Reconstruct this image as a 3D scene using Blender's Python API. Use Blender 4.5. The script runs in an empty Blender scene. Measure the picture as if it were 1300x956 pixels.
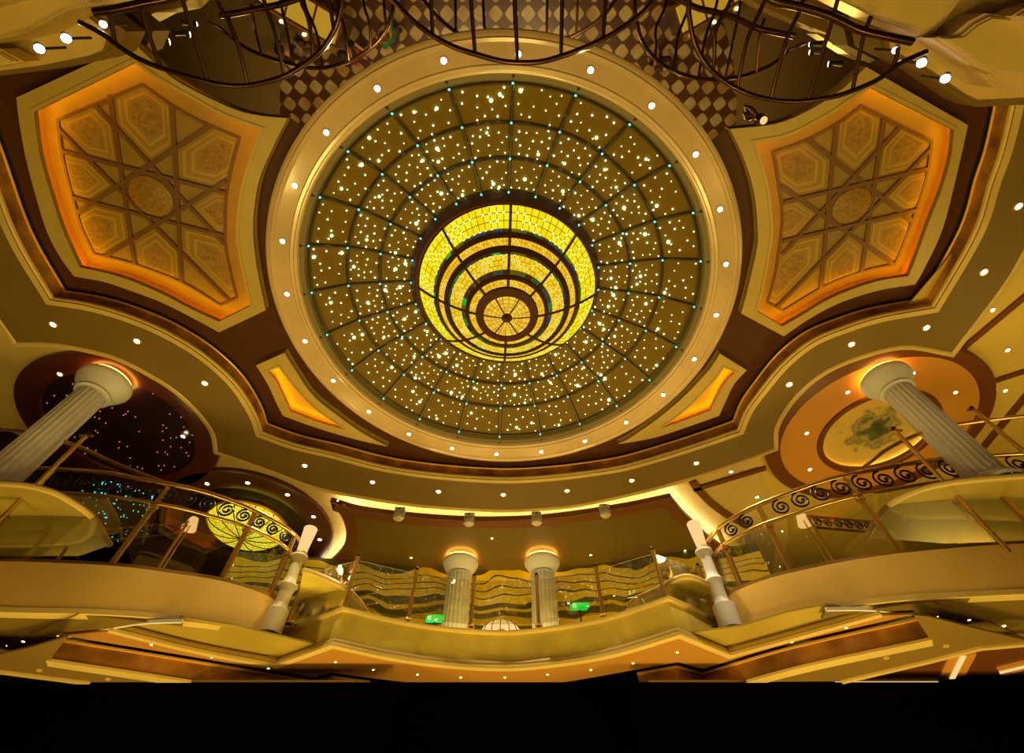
import bpy, bmesh, math, random
from mathutils import Vector, Matrix
from mathutils.geometry import tessellate_polygon
random.seed(7)
S = bpy.context.scene; COL = S.collection
PI = math.pi
# ---------------------------------------------------------------- camera model (camera at the origin of the h heights, floor 1.6 m below)
CZ = 1.6
TILT = math.radians(33.9); F = 600.0
st, ct = math.sin(TILT), math.cos(TILT)
def P(x, y, h):
    """where the sight line through a traced photo point meets the horizontal plane h metres above the eye"""
    u = y-433.0; dz = ct*F-st*u
    return ((x-650.0)/dz*h, (st*F+ct*u)/dz*h)
def proj(X, Y, h):
    w = Y*st+h*ct
    return (650+F*X/w, 433-F*(h*st-Y*ct)/w)
def PP(pts, h): return [P(x, y, h) for x, y in pts]
# ---------------------------------------------------------------- curves
def smooth(pts, n=6):
    if len(pts) < 3: return list(pts)
    out = []
    L = len(pts)
    for i in range(L-1):
        p0 = pts[i-1] if i else tuple(2*a-b for a, b in zip(pts[0], pts[1]))
        p1, p2 = pts[i], pts[i+1]
        p3 = pts[i+2] if i+2 < L else tuple(2*a-b for a, b in zip(p2, p1))
        for k in range(n):
            t = k/n; t2, t3 = t*t, t*t*t
            out.append(tuple(.5*((2*p1[j])+(-p0[j]+p2[j])*t+(2*p0[j]-5*p1[j]+4*p2[j]-p3[j])*t2+(-p0[j]+3*p1[j]-3*p2[j]+p3[j])*t3) for j in range(len(p1))))
    out.append(tuple(pts[-1]))
    return out
def chain(segs, h, closed=False, n=5):
    """segments of photo points (corners where segments meet) -> world 2D polyline"""
    out = []
    for s in segs:
        q = smooth(PP(s, h), n)
        out += q if not out else q[1:]
    if closed and math.dist(out[0], out[-1]) < 1e-4: out.pop()
    return out
def circ(c, r, n=96, a0=0, a1=2*PI):
    full = abs(a1-a0-2*PI) < 1e-6
    m = n if full else n+1
    return [(c[0]+r*math.cos(a0+(a1-a0)*i/n), c[1]+r*math.sin(a0+(a1-a0)*i/n)) for i in range(m)]
def area(p): return sum(p[i-1][0]*p[i][1]-p[i][0]*p[i-1][1] for i in range(len(p)))/2
def offset(path, d, closed=False):
    """shift to the left of travel by d with mitred corners"""
    out = []; n = len(path)
    for i in range(n):
        a = path[i-1] if (i or closed) else None
        b = path[(i+1) % n] if (i < n-1 or closed) else None
        p = path[i]; ns = []
        for q0, q1 in ((a, p), (p, b)):
            if q0 is None or q1 is None: continue
            dx, dy = q1[0]-q0[0], q1[1]-q0[1]; l = math.hypot(dx, dy)
            if l > 1e-7: ns.append((-dy/l, dx/l))
        if not ns: out.append(p); continue
        nx = sum(v[0] for v in ns)/len(ns); ny = sum(v[1] for v in ns)/len(ns)
        l2 = max(nx*nx+ny*ny, .25)
        out.append((p[0]+nx/l2*d, p[1]+ny/l2*d))
    return out
# ---------------------------------------------------------------- materials
def mat(name, col, rough=.5, metal=0, noise=0, nscale=4, col2=None, spec=.5, bump=0, bscale=20, coat=0, emit=None, es=0, detail=4):
    m = bpy.data.materials.new(name); m.use_nodes = True
    nt = m.node_tree; b = nt.nodes['Principled BSDF']
    b.inputs['Base Color'].default_value = (*col, 1); b.inputs['Roughness'].default_value = rough
    b.inputs['Metallic'].default_value = metal; b.inputs['Specular IOR Level'].default_value = spec
    b.inputs['Coat Weight'].default_value = coat; b.inputs['Coat Roughness'].default_value = .08
    tc = nt.nodes.new('ShaderNodeTexCoord')
    if noise or col2:
        nz = nt.nodes.new('ShaderNodeTexNoise'); nz.inputs['Scale'].default_value = nscale; nz.inputs['Detail'].default_value = detail
        nt.links.new(tc.outputs['Object'], nz.inputs['Vector'])
        r = nt.nodes.new('ShaderNodeValToRGB'); r.color_ramp.elements[0].position = .35; r.color_ramp.elements[1].position = .65
        c2 = col2 or tuple(max(0, c*(1-noise)) for c in col)
        r.color_ramp.elements[0].color = (*c2, 1); r.color_ramp.elements[1].color = (*col, 1)
        nt.links.new(nz.outputs['Fac'], r.inputs['Fac']); nt.links.new(r.outputs['Color'], b.inputs['Base Color'])
    if bump:
        nz = nt.nodes.new('ShaderNodeTexNoise'); nz.inputs['Scale'].default_value = bscale
        nt.links.new(tc.outputs['Object'], nz.inputs['Vector'])
        bp = nt.nodes.new('ShaderNodeBump'); bp.inputs['Strength'].default_value = bump; bp.inputs['Distance'].default_value = .02
        nt.links.new(nz.outputs['Fac'], bp.inputs['Height']); nt.links.new(bp.outputs['Normal'], b.inputs['Normal'])
    if emit:
        b.inputs['Emission Color'].default_value = (*emit, 1); b.inputs['Emission Strength'].default_value = es
    return m
def glow(name, col, s, mis=False):
    m = bpy.data.materials.new(name); m.use_nodes = True; nt = m.node_tree
    nt.nodes.remove(nt.nodes['Principled BSDF'])
    e = nt.nodes.new('ShaderNodeEmission'); e.inputs[0].default_value = (*col, 1); e.inputs[1].default_value = s
    nt.links.new(e.outputs[0], nt.nodes['Material Output'].inputs[0])
    if not mis: m.cycles.emission_sampling = 'NONE'
    return m
def glass(name, tint=(.9, .92, .85), refl=.12, wavy=0, glossy=(1, 1, 1), rough=0):
    m = bpy.data.materials.new(name); m.use_nodes = True; nt = m.node_tree
    nt.nodes.remove(nt.nodes['Principled BSDF'])
    t = nt.nodes.new('ShaderNodeBsdfTransparent'); t.inputs[0].default_value = (*tint, 1)
    g = nt.nodes.new('ShaderNodeBsdfGlossy'); g.inputs['Color'].default_value = (*glossy, 1); g.inputs['Roughness'].default_value = rough
    lw = nt.nodes.new('ShaderNodeLayerWeight'); lw.inputs[0].default_value = .25
    mr = nt.nodes.new('ShaderNodeMapRange'); mr.inputs['To Min'].default_value = refl; mr.inputs['To Max'].default_value = .8
    nt.links.new(lw.outputs['Fresnel'], mr.inputs['Value'])
    if wavy:
        tc = nt.nodes.new('ShaderNodeTexCoord'); nz = nt.nodes.new('ShaderNodeTexNoise'); nz.inputs['Scale'].default_value = 1.6
        nt.links.new(tc.outputs['Object'], nz.inputs['Vector'])
        bp = nt.nodes.new('ShaderNodeBump'); bp.inputs['Strength'].default_value = wavy; bp.inputs['Distance'].default_value = .1
        nt.links.new(nz.outputs['Fac'], bp.inputs['Height']); nt.links.new(bp.outputs['Normal'], g.inputs['Normal'])
    mx = nt.nodes.new('ShaderNodeMixShader')
    nt.links.new(mr.outputs[0], mx.inputs[0]); nt.links.new(t.outputs[0], mx.inputs[1]); nt.links.new(g.outputs[0], mx.inputs[2])
    nt.links.new(mx.outputs[0], nt.nodes['Material Output'].inputs[0])
    return m
M = {}
M['cream'] = mat('cream_plaster', (.66, .48, .16), .45, noise=.12, nscale=2)
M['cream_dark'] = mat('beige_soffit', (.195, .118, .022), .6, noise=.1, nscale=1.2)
M['marble'] = mat('cream_marble_ring', (.66, .47, .27), .22, noise=.16, nscale=1.6, coat=.4, detail=8)
M['parapet'] = mat('yellow_marble_parapet', (.70, .54, .10), .35, noise=.25, nscale=2.5, detail=8)
M['frame'] = mat('olive_cream_frame', (.50, .36, .10), .4, noise=.08)
M['brown'] = mat('chocolate_ceiling', (.075, .023, .004), .5, noise=.1, spec=.25)
M['trimbrown'] = mat('mahogany_trim', (.16, .05, .014), .35)
M['copper'] = mat('mottled_copper_leaf', (.72, .37, .08), .36, metal=.3, nscale=3.2, col2=(.28, .12, .028), detail=8, bump=.25, bscale=9)
M['copper2'] = mat('shaded_copper_leaf', (.42, .19, .04), .4, metal=.2, nscale=3, col2=(.14, .055, .014), detail=8, bump=.2, bscale=9)  # shade on the lower fascia put into this darker copper
M['gold'] = mat('gold_bead', (.95, .55, .10), .35, metal=.4)
M['brass'] = mat('brushed_brass', (.62, .40, .12), .28, metal=.9)
M['darkbronze'] = mat('dark_bronze', (.085, .04, .018), .22, metal=.85)
M['rib'] = mat('dome_rib_bronze', (.09, .065, .022), .4, metal=.6)
M['iron'] = mat('black_wrought_iron', (.015, .01, .008), .35, metal=.4)
M['panel'] = mat('smoked_amber_panel', (.18, .11, .004), .55, noise=.1, nscale=3, spec=.2)
M['domewall'] = mat('olive_dome_wall', (.16, .115, .03), .45)
M['wood'] = mat('honey_veneer', (.265, .165, .022), .45, noise=.1, nscale=5)
M['wood2'] = mat('carved_inlay_dark', (.27, .155, .02), .5, noise=.35, nscale=22, bump=.4, bscale=30)
M['wood3'] = mat('pale_inlay', (.35, .22, .034), .45)
M['strap'] = mat('walnut_strap', (.125, .052, .010), .45)
M['maroon'] = mat('maroon_lacquer', (.085, .016, .010), .35, coat=.2)
M['night'] = mat('night_purple_ceiling', (.022, .006, .009), .4, coat=.3)
M['plum'] = mat('brown_lacquer_ring', (.10, .030, .010), .35, coat=.2)
M['orange'] = mat('amber_paint', (.62, .27, .035), .5)
M['yellow'] = mat('yellow_paint', (.66, .46, .10), .5)
M['gallery'] = mat('olive_gallery_ceiling', (.14, .088, .022), .4, coat=.2)
M['column'] = mat('white_plaster_column', (.72, .72, .86), .5, noise=.06)
M['stone'] = mat('pillar_stone', (.62, .54, .34), .5, noise=.12, nscale=5)
M['greymetal'] = mat('grey_housing', (.62, .6, .62), .4)
M['black'] = mat('black_housing', (.012, .011, .01), .4)
M['dark'] = mat('near_black_wall', (.0012, .001, .001), .9, spec=0)  # near-black colour keeps the added front walls dark
M['wallbrown'] = mat('dark_brown_wall', (.05, .022, .008), .5)  # plain dark brown of the room shell walls
M['fascia'] = mat('tan_balcony_fascia', (.70, .46, .12), .42, noise=.06, nscale=1.5)
M['landing'] = mat('olive_plaster', (.40, .29, .05), .5, noise=.2, nscale=1.5)
M['soffit_o'] = mat('orange_brown_soffit', (.42, .20, .04), .4)
M['lamp'] = glow('white_lamp', (1, .86, .6), 30)
M['lampdim'] = glow('small_white_lamp', (1, .82, .5), 9)
M['spot'] = glow('cold_spot_lamp', (1, .95, .92), 30)
M['star'] = glow('fibre_star', (.86, 1, .62), 3.6)
M['star2'] = glow('fibre_star_green', (.72, 1, .45), 5)
M['node'] = glow('cyan_node', (.12, .8, .75), 1.8)
M['pink'] = glow('pink_star', (1, .25, .3), .8)
M['cove'] = glow('amber_cove_strip', (1, .44, .004), 17, True)
M['cove_w'] = glow('white_cove_strip', (1, .80, .44), 42, True)
M['halo'] = glow('orange_halo', (1, .42, .05), 14, True)
M['yglow'] = glow('yellow_cove_strip', (1, .60, .07), 13, True)
M['shade'] = glow('lit_lampshade', (1, .62, .24), 1.05)
M['green'] = glow('green_exit_light', (.01, .75, .08), 1.2)
M['exitwhite'] = glow('white_exit_mark', (.8, 1, .8), 1.5)
M['glass'] = glass('balustrade_glass', (.93, .93, .84), .06)
M['glassw'] = glass('gallery_glass', (.92, .90, .72), .10, wavy=.5)
def mirror():
    m = bpy.data.materials.new('bronze_mirror'); m.use_nodes = True; b = m.node_tree.nodes['Principled BSDF']
    b.inputs['Base Color'].default_value = (.74, .66, .50, 1); b.inputs['Metallic'].default_value = 1; b.inputs['Roughness'].default_value = .015
    return m
M['mirror'] = mirror()
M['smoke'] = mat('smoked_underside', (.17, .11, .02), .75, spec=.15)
def stained(name, kind):
    """leaded glass lit from within; UV is metres round the bowl and metres down it"""
    m = bpy.data.materials.new(name); m.use_nodes = True; nt = m.node_tree; N = nt.nodes; L = nt.links
    N.remove(N['Principled BSDF'])
    uv = N.new('ShaderNodeUVMap'); sp = N.new('ShaderNodeSeparateXYZ'); L.new(uv.outputs[0], sp.inputs[0])
    def mth(op, a, b=None, c=None):
        n = N.new('ShaderNodeMath'); n.operation = op
        for i, v in enumerate((a, b, c)):
            if v is None: continue
            if isinstance(v, (int, float)): n.inputs[i].default_value = v
            else: L.new(v, n.inputs[i])
        return n.outputs[0]
    s = {'sq': 11, 'hex': 15, 'fine': 19, 'multi': 9, 'fan': 17}[kind]
    U = mth('MULTIPLY', sp.outputs[0], s); V = mth('MULTIPLY', sp.outputs[1], s if kind != 'multi' else 1)
    if kind == 'hex': U = mth('ADD', U, mth('MULTIPLY', mth('MODULO', mth('FLOOR', V), 2), .5))
    fu, fv = mth('FRACT', U), mth('FRACT', V)
    du = mth('ABSOLUTE', mth('SUBTRACT', fu, .5)); dv = mth('ABSOLUTE', mth('SUBTRACT', fv, .5))
    lead = mth('GREATER_THAN', mth('MAXIMUM', du, dv) if kind != 'multi' else du, .455)
    d0 = mth('SQRT', mth('ADD', mth('MULTIPLY', mth('SUBTRACT', .5, du), mth('SUBTRACT', .5, du)), mth('MULTIPLY', mth('SUBTRACT', .5, dv), mth('SUBTRACT', .5, dv))))
    dot = mth('LESS_THAN', d0, .17)
    cx = N.new('ShaderNodeCombineXYZ'); L.new(mth('FLOOR', U), cx.inputs[0])
    if kind != 'multi': L.new(mth('FLOOR', V), cx.inputs[1])
    wn = N.new('ShaderNodeTexWhiteNoise'); L.new(cx.outputs[0], wn.inputs['Vector'])
    r = N.new('ShaderNodeValToRGB'); cr = r.color_ramp
    if kind == 'multi':
        cr.interpolation = 'CONSTANT'
        cols = [(0, (.06, .035, .004)), (.22, (.03, .12, .02)), (.42, (.05, .07, .05)), (.55, (.13, .12, .01)), (.68, (.02, .25, .05)), (.78, (.02, .05, .22)), (.86, (.02, .02, .02)), (.94, (.02, .5, .08))]
        cr.elements[0].color = (*cols[0][1], 1)
        for p, c in cols[1:]:
            e = cr.elements.new(p); e.color = (*c, 1)
        cr.elements[-1].position = 1
    else:
        a, b = {'sq': ((.95, .72, .002), (1, .90, .02)), 'hex': ((.90, .55, .01), (1, .74, .03)), 'fine': ((.88, .46, .006), (1, .62, .02)), 'fan': ((.80, .42, .02), (1, .66, .05))}[kind]
        cr.elements[0].color = (*a, 1); cr.elements[1].color = (*b, 1)
    L.new(wn.outputs['Value'], r.inputs['Fac'])
    mx = N.new('ShaderNodeMix'); mx.data_type = 'RGBA'; L.new(lead, mx.inputs['Factor']); L.new(r.outputs[0], mx.inputs[6]); mx.inputs[7].default_value = (.16, .09, .003, 1)
    out = mx.outputs[2]
    if kind in ('sq', 'hex', 'fine'):
        sel = N.new('ShaderNodeTexWhiteNoise'); ad = N.new('ShaderNodeCombineXYZ')
        L.new(mth('FLOOR', mth('ADD', U, .5)), ad.inputs[0]); L.new(mth('FLOOR', mth('ADD', V, .5)), ad.inputs[1]); L.new(ad.outputs[0], sel.inputs['Vector'])
        on = mth('MULTIPLY', dot, mth('GREATER_THAN', sel.outputs['Value'], .45))
        m2 = N.new('ShaderNodeMix'); m2.data_type = 'RGBA'; L.new(on, m2.inputs['Factor']); L.new(out, m2.inputs[6]); m2.inputs[7].default_value = (1.2, 1.15, .8, 1)
        out = m2.outputs[2]
    e = N.new('ShaderNodeEmission'); e.inputs[1].default_value = 1.0 if kind != 'multi' else .8; L.new(out, e.inputs[0]); L.new(e.outputs[0], N['Material Output'].inputs[0])
    return m
for k in ('sq', 'hex', 'fine', 'multi', 'fan'): M['sg_'+k] = stained('leaded_glass_'+k, k)
def floor_mat():
    m = bpy.data.materials.new('marble_diamond_floor'); m.use_nodes = True; nt = m.node_tree; N = nt.nodes; L = nt.links
    b = N['Principled BSDF']; tc = N.new('ShaderNodeTexCoord'); mp = N.new('ShaderNodeMapping'); mp.inputs['Rotation'].default_value = (0, 0, PI/4)
    L.new(tc.outputs['Object'], mp.inputs[0])
    sp = N.new('ShaderNodeSeparateXYZ'); L.new(mp.outputs[0], sp.inputs[0])
    def mth(op, a, b=None):
        n = N.new('ShaderNodeMath'); n.operation = op
        for i, v in enumerate((a, b)):
            if v is None: continue
            if isinstance(v, (int, float)): n.inputs[i].default_value = v
            else: L.new(v, n.inputs[i])
        return n.outputs[0]
    s = 3.7
    fx = mth('SUBTRACT', mth('FRACT', mth('MULTIPLY', sp.outputs[0], s)), .5); fy = mth('SUBTRACT', mth('FRACT', mth('MULTIPLY', sp.outputs[1], s)), .5)
    p4 = mth('ADD', mth('POWER', mth('ABSOLUTE', fx), 4), mth('POWER', mth('ABSOLUTE', fy), 4))
    par_ = mth('FLOORED_MODULO', mth('ADD', mth('FLOOR', mth('MULTIPLY', sp.outputs[0], s)), mth('FLOOR', mth('MULTIPLY', sp.outputs[1], s))), 2)
    mask = mth('MULTIPLY', mth('LESS_THAN', p4, .062), mth('GREATER_THAN', par_, .5))
    # diamonds fill the middle of the hall; plain travertine with darker joints outside it
    s2 = N.new('ShaderNodeSeparateXYZ'); L.new(tc.outputs['Object'], s2.inputs[0])
    rr = mth('SQRT', mth('ADD', mth('POWER', mth('ADD', s2.outputs[0], .1), 2), mth('POWER', mth('SUBTRACT', s2.outputs[1], 3.3), 2)))
    ins = mth('LESS_THAN', rr, 6.1)
    nz = N.new('ShaderNodeTexNoise'); nz.inputs['Scale'].default_value = 1.3; nz.inputs['Detail'].default_value = 8; L.new(tc.outputs['Object'], nz.inputs[0])
    r = N.new('ShaderNodeValToRGB'); r.color_ramp.elements[0].color = (.42, .26, .06, 1); r.color_ramp.elements[1].color = (.60, .50, .25, 1)
    r.color_ramp.elements[0].position = .4; r.color_ramp.elements[1].position = .6; L.new(nz.outputs['Fac'], r.inputs[0])
    mx = N.new('ShaderNodeMix'); mx.data_type = 'RGBA'; L.new(mask, mx.inputs['Factor']); mx.inputs[6].default_value = (.10, .035, .010, 1); L.new(r.outputs[0], mx.inputs[7])
    m2 = N.new('ShaderNodeMix'); m2.data_type = 'RGBA'; L.new(ins, m2.inputs['Factor']); m2.inputs[6].default_value = (.30, .21, .07, 1); L.new(mx.outputs[2], m2.inputs[7])
    L.new(m2.outputs[2], b.inputs['Base Color']); b.inputs['Roughness'].default_value = .3
    return m
M['floor'] = floor_mat()
def wave_wall():  # wavy yellow glass reflection painted as stripes of colour
    m = bpy.data.materials.new('wavy_yellow_reflection'); m.use_nodes = True; nt = m.node_tree; N = nt.nodes; L = nt.links
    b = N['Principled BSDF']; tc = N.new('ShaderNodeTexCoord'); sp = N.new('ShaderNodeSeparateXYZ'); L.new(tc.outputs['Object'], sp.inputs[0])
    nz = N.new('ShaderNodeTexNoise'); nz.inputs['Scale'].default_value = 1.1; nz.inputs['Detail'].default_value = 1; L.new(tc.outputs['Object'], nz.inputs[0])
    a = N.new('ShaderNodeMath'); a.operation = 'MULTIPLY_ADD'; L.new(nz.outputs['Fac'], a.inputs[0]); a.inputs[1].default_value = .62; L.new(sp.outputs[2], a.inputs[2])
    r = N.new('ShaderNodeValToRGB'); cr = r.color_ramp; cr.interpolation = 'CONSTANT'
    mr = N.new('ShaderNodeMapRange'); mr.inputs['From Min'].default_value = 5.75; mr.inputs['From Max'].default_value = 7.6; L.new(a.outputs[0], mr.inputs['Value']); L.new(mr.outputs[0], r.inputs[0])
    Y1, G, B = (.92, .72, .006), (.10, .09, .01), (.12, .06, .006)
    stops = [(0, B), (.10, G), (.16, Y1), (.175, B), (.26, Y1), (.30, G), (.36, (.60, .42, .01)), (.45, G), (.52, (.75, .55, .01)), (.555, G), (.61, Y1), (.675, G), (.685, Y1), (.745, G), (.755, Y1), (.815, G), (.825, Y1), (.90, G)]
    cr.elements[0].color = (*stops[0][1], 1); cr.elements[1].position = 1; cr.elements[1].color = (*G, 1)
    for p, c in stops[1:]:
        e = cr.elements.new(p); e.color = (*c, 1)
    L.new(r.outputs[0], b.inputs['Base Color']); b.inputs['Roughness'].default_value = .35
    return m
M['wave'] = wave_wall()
def mural_mat(c):
    m = bpy.data.materials.new('painted_map_mural'); m.use_nodes = True; nt = m.node_tree; N = nt.nodes; L = nt.links
    b = N['Principled BSDF']; tc = N.new('ShaderNodeTexCoord')
    mp = N.new('ShaderNodeMapping'); mp.inputs['Location'].default_value = (-c[0], -c[1], 0); L.new(tc.outputs['Object'], mp.inputs[0])
    s = N.new('ShaderNodeSeparateXYZ'); L.new(mp.outputs[0], s.inputs[0])
    ln = N.new('ShaderNodeCombineXYZ'); L.new(s.outputs[0], ln.inputs[0]); L.new(s.outputs[1], ln.inputs[1])
    vl = N.new('ShaderNodeVectorMath'); vl.operation = 'LENGTH'; L.new(ln.outputs[0], vl.inputs[0])
    nz = N.new('ShaderNodeTexNoise'); nz.inputs['Scale'].default_value = 5.5; nz.inputs['Detail'].default_value = 6; L.new(mp.outputs[0], nz.inputs[0])
    a = N.new('ShaderNodeMath'); a.operation = 'MULTIPLY_ADD'; L.new(nz.outputs['Fac'], a.inputs[0]); a.inputs[1].default_value = .9; L.new(vl.outputs['Value'], a.inputs[2])
    r = N.new('ShaderNodeValToRGB'); cr = r.color_ramp
    cr.elements[0].position = .5; cr.elements[0].color = (.05, .06, .028, 1); cr.elements[1].position = 1.0; cr.elements[1].color = (.62, .42, .10, 1)
    e = cr.elements.new(.66); e.color = (.14, .13, .05, 1); e = cr.elements.new(.74); e.color = (.42, .32, .10, 1); e = cr.elements.new(.82); e.color = (.20, .17, .055, 1); e = cr.elements.new(.92); e.color = (.5, .36, .10, 1)
    L.new(a.outputs[0], r.inputs[0]); L.new(r.outputs[0], b.inputs['Base Color']); b.inputs['Roughness'].default_value = .6
    return m
# ---------------------------------------------------------------- mesh helpers
def link(name, bm, m, parent=None, kind=None, smoothf=False):
    bmesh.ops.remove_doubles(bm, verts=bm.verts, dist=1e-6)
    bmesh.ops.recalc_face_normals(bm, faces=bm.faces)
    me = bpy.data.meshes.new(name); bm.to_mesh(me); bm.free()
    o = bpy.data.objects.new(name, me); COL.objects.link(o)
    if m: me.materials.append(M[m] if isinstance(m, str) else m)
    if smoothf:
        for p in me.polygons: p.use_smooth = True
        me.set_sharp_from_angle(angle=math.radians(38))
    if parent: o.parent = parent
    if kind: o['kind'] = kind
    return o
def tag(o, label, cat, group=None, kind=None):
    o['label'] = label; o['category'] = cat
    if group: o['group'] = group
    if kind: o['kind'] = kind
    return o
def thing(name, label, cat, group=None):
    o = bpy.data.objects.new(name, None); COL.objects.link(o); o.empty_display_size = .1
    return tag(o, label, cat, group)
def slab_bm(outer, h0, h1, holes=(), bm=None):
    bm = bm or bmesh.new()
    loops = [list(outer)]+[list(x) for x in holes]
    v3 = [[Vector((p[0], p[1], 0)) for p in lp] for lp in loops]
    tris = tessellate_polygon(v3)
    flat = [p for lp in loops for p in lp]
    lo = [bm.verts.new((p[0], p[1], h0+CZ)) for p in flat]; hi = [bm.verts.new((p[0], p[1], h1+CZ)) for p in flat]
    for t in tris:
        try: bm.faces.new([lo[i] for i in t]); bm.faces.new([hi[i] for i in reversed(t)])
        except ValueError: pass
    k = 0
    for lp in loops:
        n = len(lp)
        for i in range(n):
            j = (i+1) % n
            try: bm.faces.new((lo[k+i], lo[k+j], hi[k+j], hi[k+i]))
            except ValueError: pass
        k += n
    return bm
def slab(name, outer, h0, h1, m, parent=None, holes=(), kind=None): return link(name, slab_bm(outer, h0, h1, holes), m, parent, kind)
def sweep_bm(path, prof, closed=False, bm=None, hs=None):
    """prof: closed list of (sideways, h). hs: optional height offset for each path point"""
    bm = bm or bmesh.new()
    cols = [offset(path, d, closed) for d, _ in prof]
    n = len(path); k = len(prof)
    vs = [[bm.verts.new((cols[j][i][0], cols[j][i][1], prof[j][1]+CZ+(hs[i] if hs else 0))) for j in range(k)] for i in range(n)]
    for i in range(n if closed else n-1):
        a, b = vs[i], vs[(i+1) % n]
        for j in range(k):
            bm.faces.new((a[j], b[j], b[(j+1) % k], a[(j+1) % k]))
    if not closed and k > 2:
        bm.faces.new(vs[0]); bm.faces.new(list(reversed(vs[-1])))
    return bm
def sweep(name, path, prof, m, parent=None, closed=False, kind=None, hs=None): return link(name, sweep_bm(path, prof, closed, hs=hs), m, parent, kind, True)
def lathe_bm(prof, c=(0, 0), seg=32, bm=None, a0=0, a1=2*PI, flute=0, nfl=0):
    """prof: (r, h)"""
    bm = bm or bmesh.new(); full = abs(a1-a0-2*PI) < 1e-6
    n = seg if full else seg+1; rings = []
    for i in range(n):
        a = a0+(a1-a0)*i/seg
        f = 1-flute*(abs(math.sin(a*nfl/2))**.6) if flute else 1
        rings.append([bm.verts.new((c[0]+r*(f if fl else 1)*math.cos(a), c[1]+r*(f if fl else 1)*math.sin(a), h+CZ)) for r, h, fl in [(q[0], q[1], len(q) > 2) for q in prof]])
    for i in range(n if full else n-1):
        a, b = rings[i], rings[(i+1) % n]
        for j in range(len(prof)-1):
            try: bm.faces.new((a[j], b[j], b[j+1], a[j+1]))
            except ValueError: pass
    return bm
def lathe(name, prof, c, m, parent=None, seg=32, kind=None, **k): return link(name, lathe_bm(prof, c, seg, **k), m, parent, kind, True)
def tube_bm(pts, r, seg=8, bm=None, r1=None):
    """pts: (X, Y, h)"""
    bm = bm or bmesh.new(); V = [Vector((p[0], p[1], p[2]+CZ)) for p in pts]; n = len(V); rings = []
    up = None
    for i, p in enumerate(V):
        d = (V[min(i+1, n-1)]-V[max(i-1, 0)]).normalized()
        if up is None:
            up = Vector((0, 0, 1)) if abs(d.z) < .9 else Vector((1, 0, 0))
        s = d.cross(up)
        if s.length < 1e-5: s = d.cross(Vector((1, .3, 0)))
        s.normalize(); up = s.cross(d).normalized()
        rr = r+(r1-r)*i/max(1, n-1) if r1 is not None else r
        rings.append([bm.verts.new(p+(s*math.cos(2*PI*k/seg)+up*math.sin(2*PI*k/seg))*rr) for k in range(seg)])
    for i in range(n-1):
        for k in range(seg): bm.faces.new((rings[i][k], rings[i][(k+1) % seg], rings[i+1][(k+1) % seg], rings[i+1][k]))
    bm.faces.new(rings[0]); bm.faces.new(list(reversed(rings[-1])))
    return bm
def tube(name, pts, r, m, parent=None, seg=8, r1=None): return link(name, tube_bm(pts, r, seg, r1=r1), m, parent, None, True)
def bar_bm(a, b, w, t, bm=None):
    """flat bar between 3D points (h heights), w wide in plan, t tall"""
    bm = bm or bmesh.new(); A = Vector((a[0], a[1], a[2]+CZ)); B = Vector((b[0], b[1], b[2]+CZ)); d = (B-A).normalized()
    s = d.cross(Vector((0, 0, 1)))
    if s.length < 1e-4: s = Vector((1, 0, 0))
    s.normalize(); u = s.cross(d).normalized()
    vs = [bm.verts.new(p+s*x*w/2+u*y*t/2) for p in (A, B) for x, y in ((-1, -1), (1, -1), (1, 1), (-1, 1))]
    for f in ((0, 1, 2, 3), (7, 6, 5, 4), (0, 4, 5, 1), (1, 5, 6, 2), (2, 6, 7, 3), (3, 7, 4, 0)): bm.faces.new([vs[i] for i in f])
    return bm
def ball_bm(c, r, bm=None, sub=1):
    bm = bm or bmesh.new()
    bmesh.ops.create_icosphere(bm, subdivisions=sub, radius=r, matrix=Matrix.Translation((c[0], c[1], c[2]+CZ)))
    return bm
# ================================================================ THE DOME
C = (-.105, 3.31)
ROT = math.radians(2.4)
def pol(r, a, c=C):
    """a clockwise as seen in the photo, 0 at its top edge"""
    a = a+ROT
    return (c[0]+r*math.sin(a), c[1]-r*math.cos(a))
ring = lathe('marble_ring', [(2.855, 6.02), (2.855, 5.90), (2.86, 5.872), (2.885, 5.862), (2.90, 5.862), (2.905, 5.845), (2.94, 5.838), (2.955, 5.852), (3.14, 5.852), (3.155, 5.836), (3.19, 5.832), (3.205, 5.848), (3.235, 5.85), (3.262, 5.87), (3.27, 5.90), (3.27, 6.03), (2.855, 6.02)], C, 'marble', seg=128)
tag(ring, 'wide polished cream marble ring set with downlights round the star dome', 'ceiling ring')
dome = thing('star_dome', 'shallow ribbed amber glass dome full of tiny star lights over the hall', 'dome')
RR = [(2.76, 6.02), (2.31, 6.27), (1.87, 6.366), (1.42, 6.445)]
lathe('dome_drum', [(2.90, 5.92), (2.80, 5.95), (2.77, 6.03), (2.80, 6.06), (2.92, 6.06), (2.90, 5.92)], C, 'domewall', dome, seg=96)
def hinterp(r):
    for (ra, ha), (rb, hb) in zip(RR, RR[1:]):
        if rb <= r <= ra: return ha+(hb-ha)*(ra-r)/(ra-rb)
    return RR[-1][1]
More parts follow.
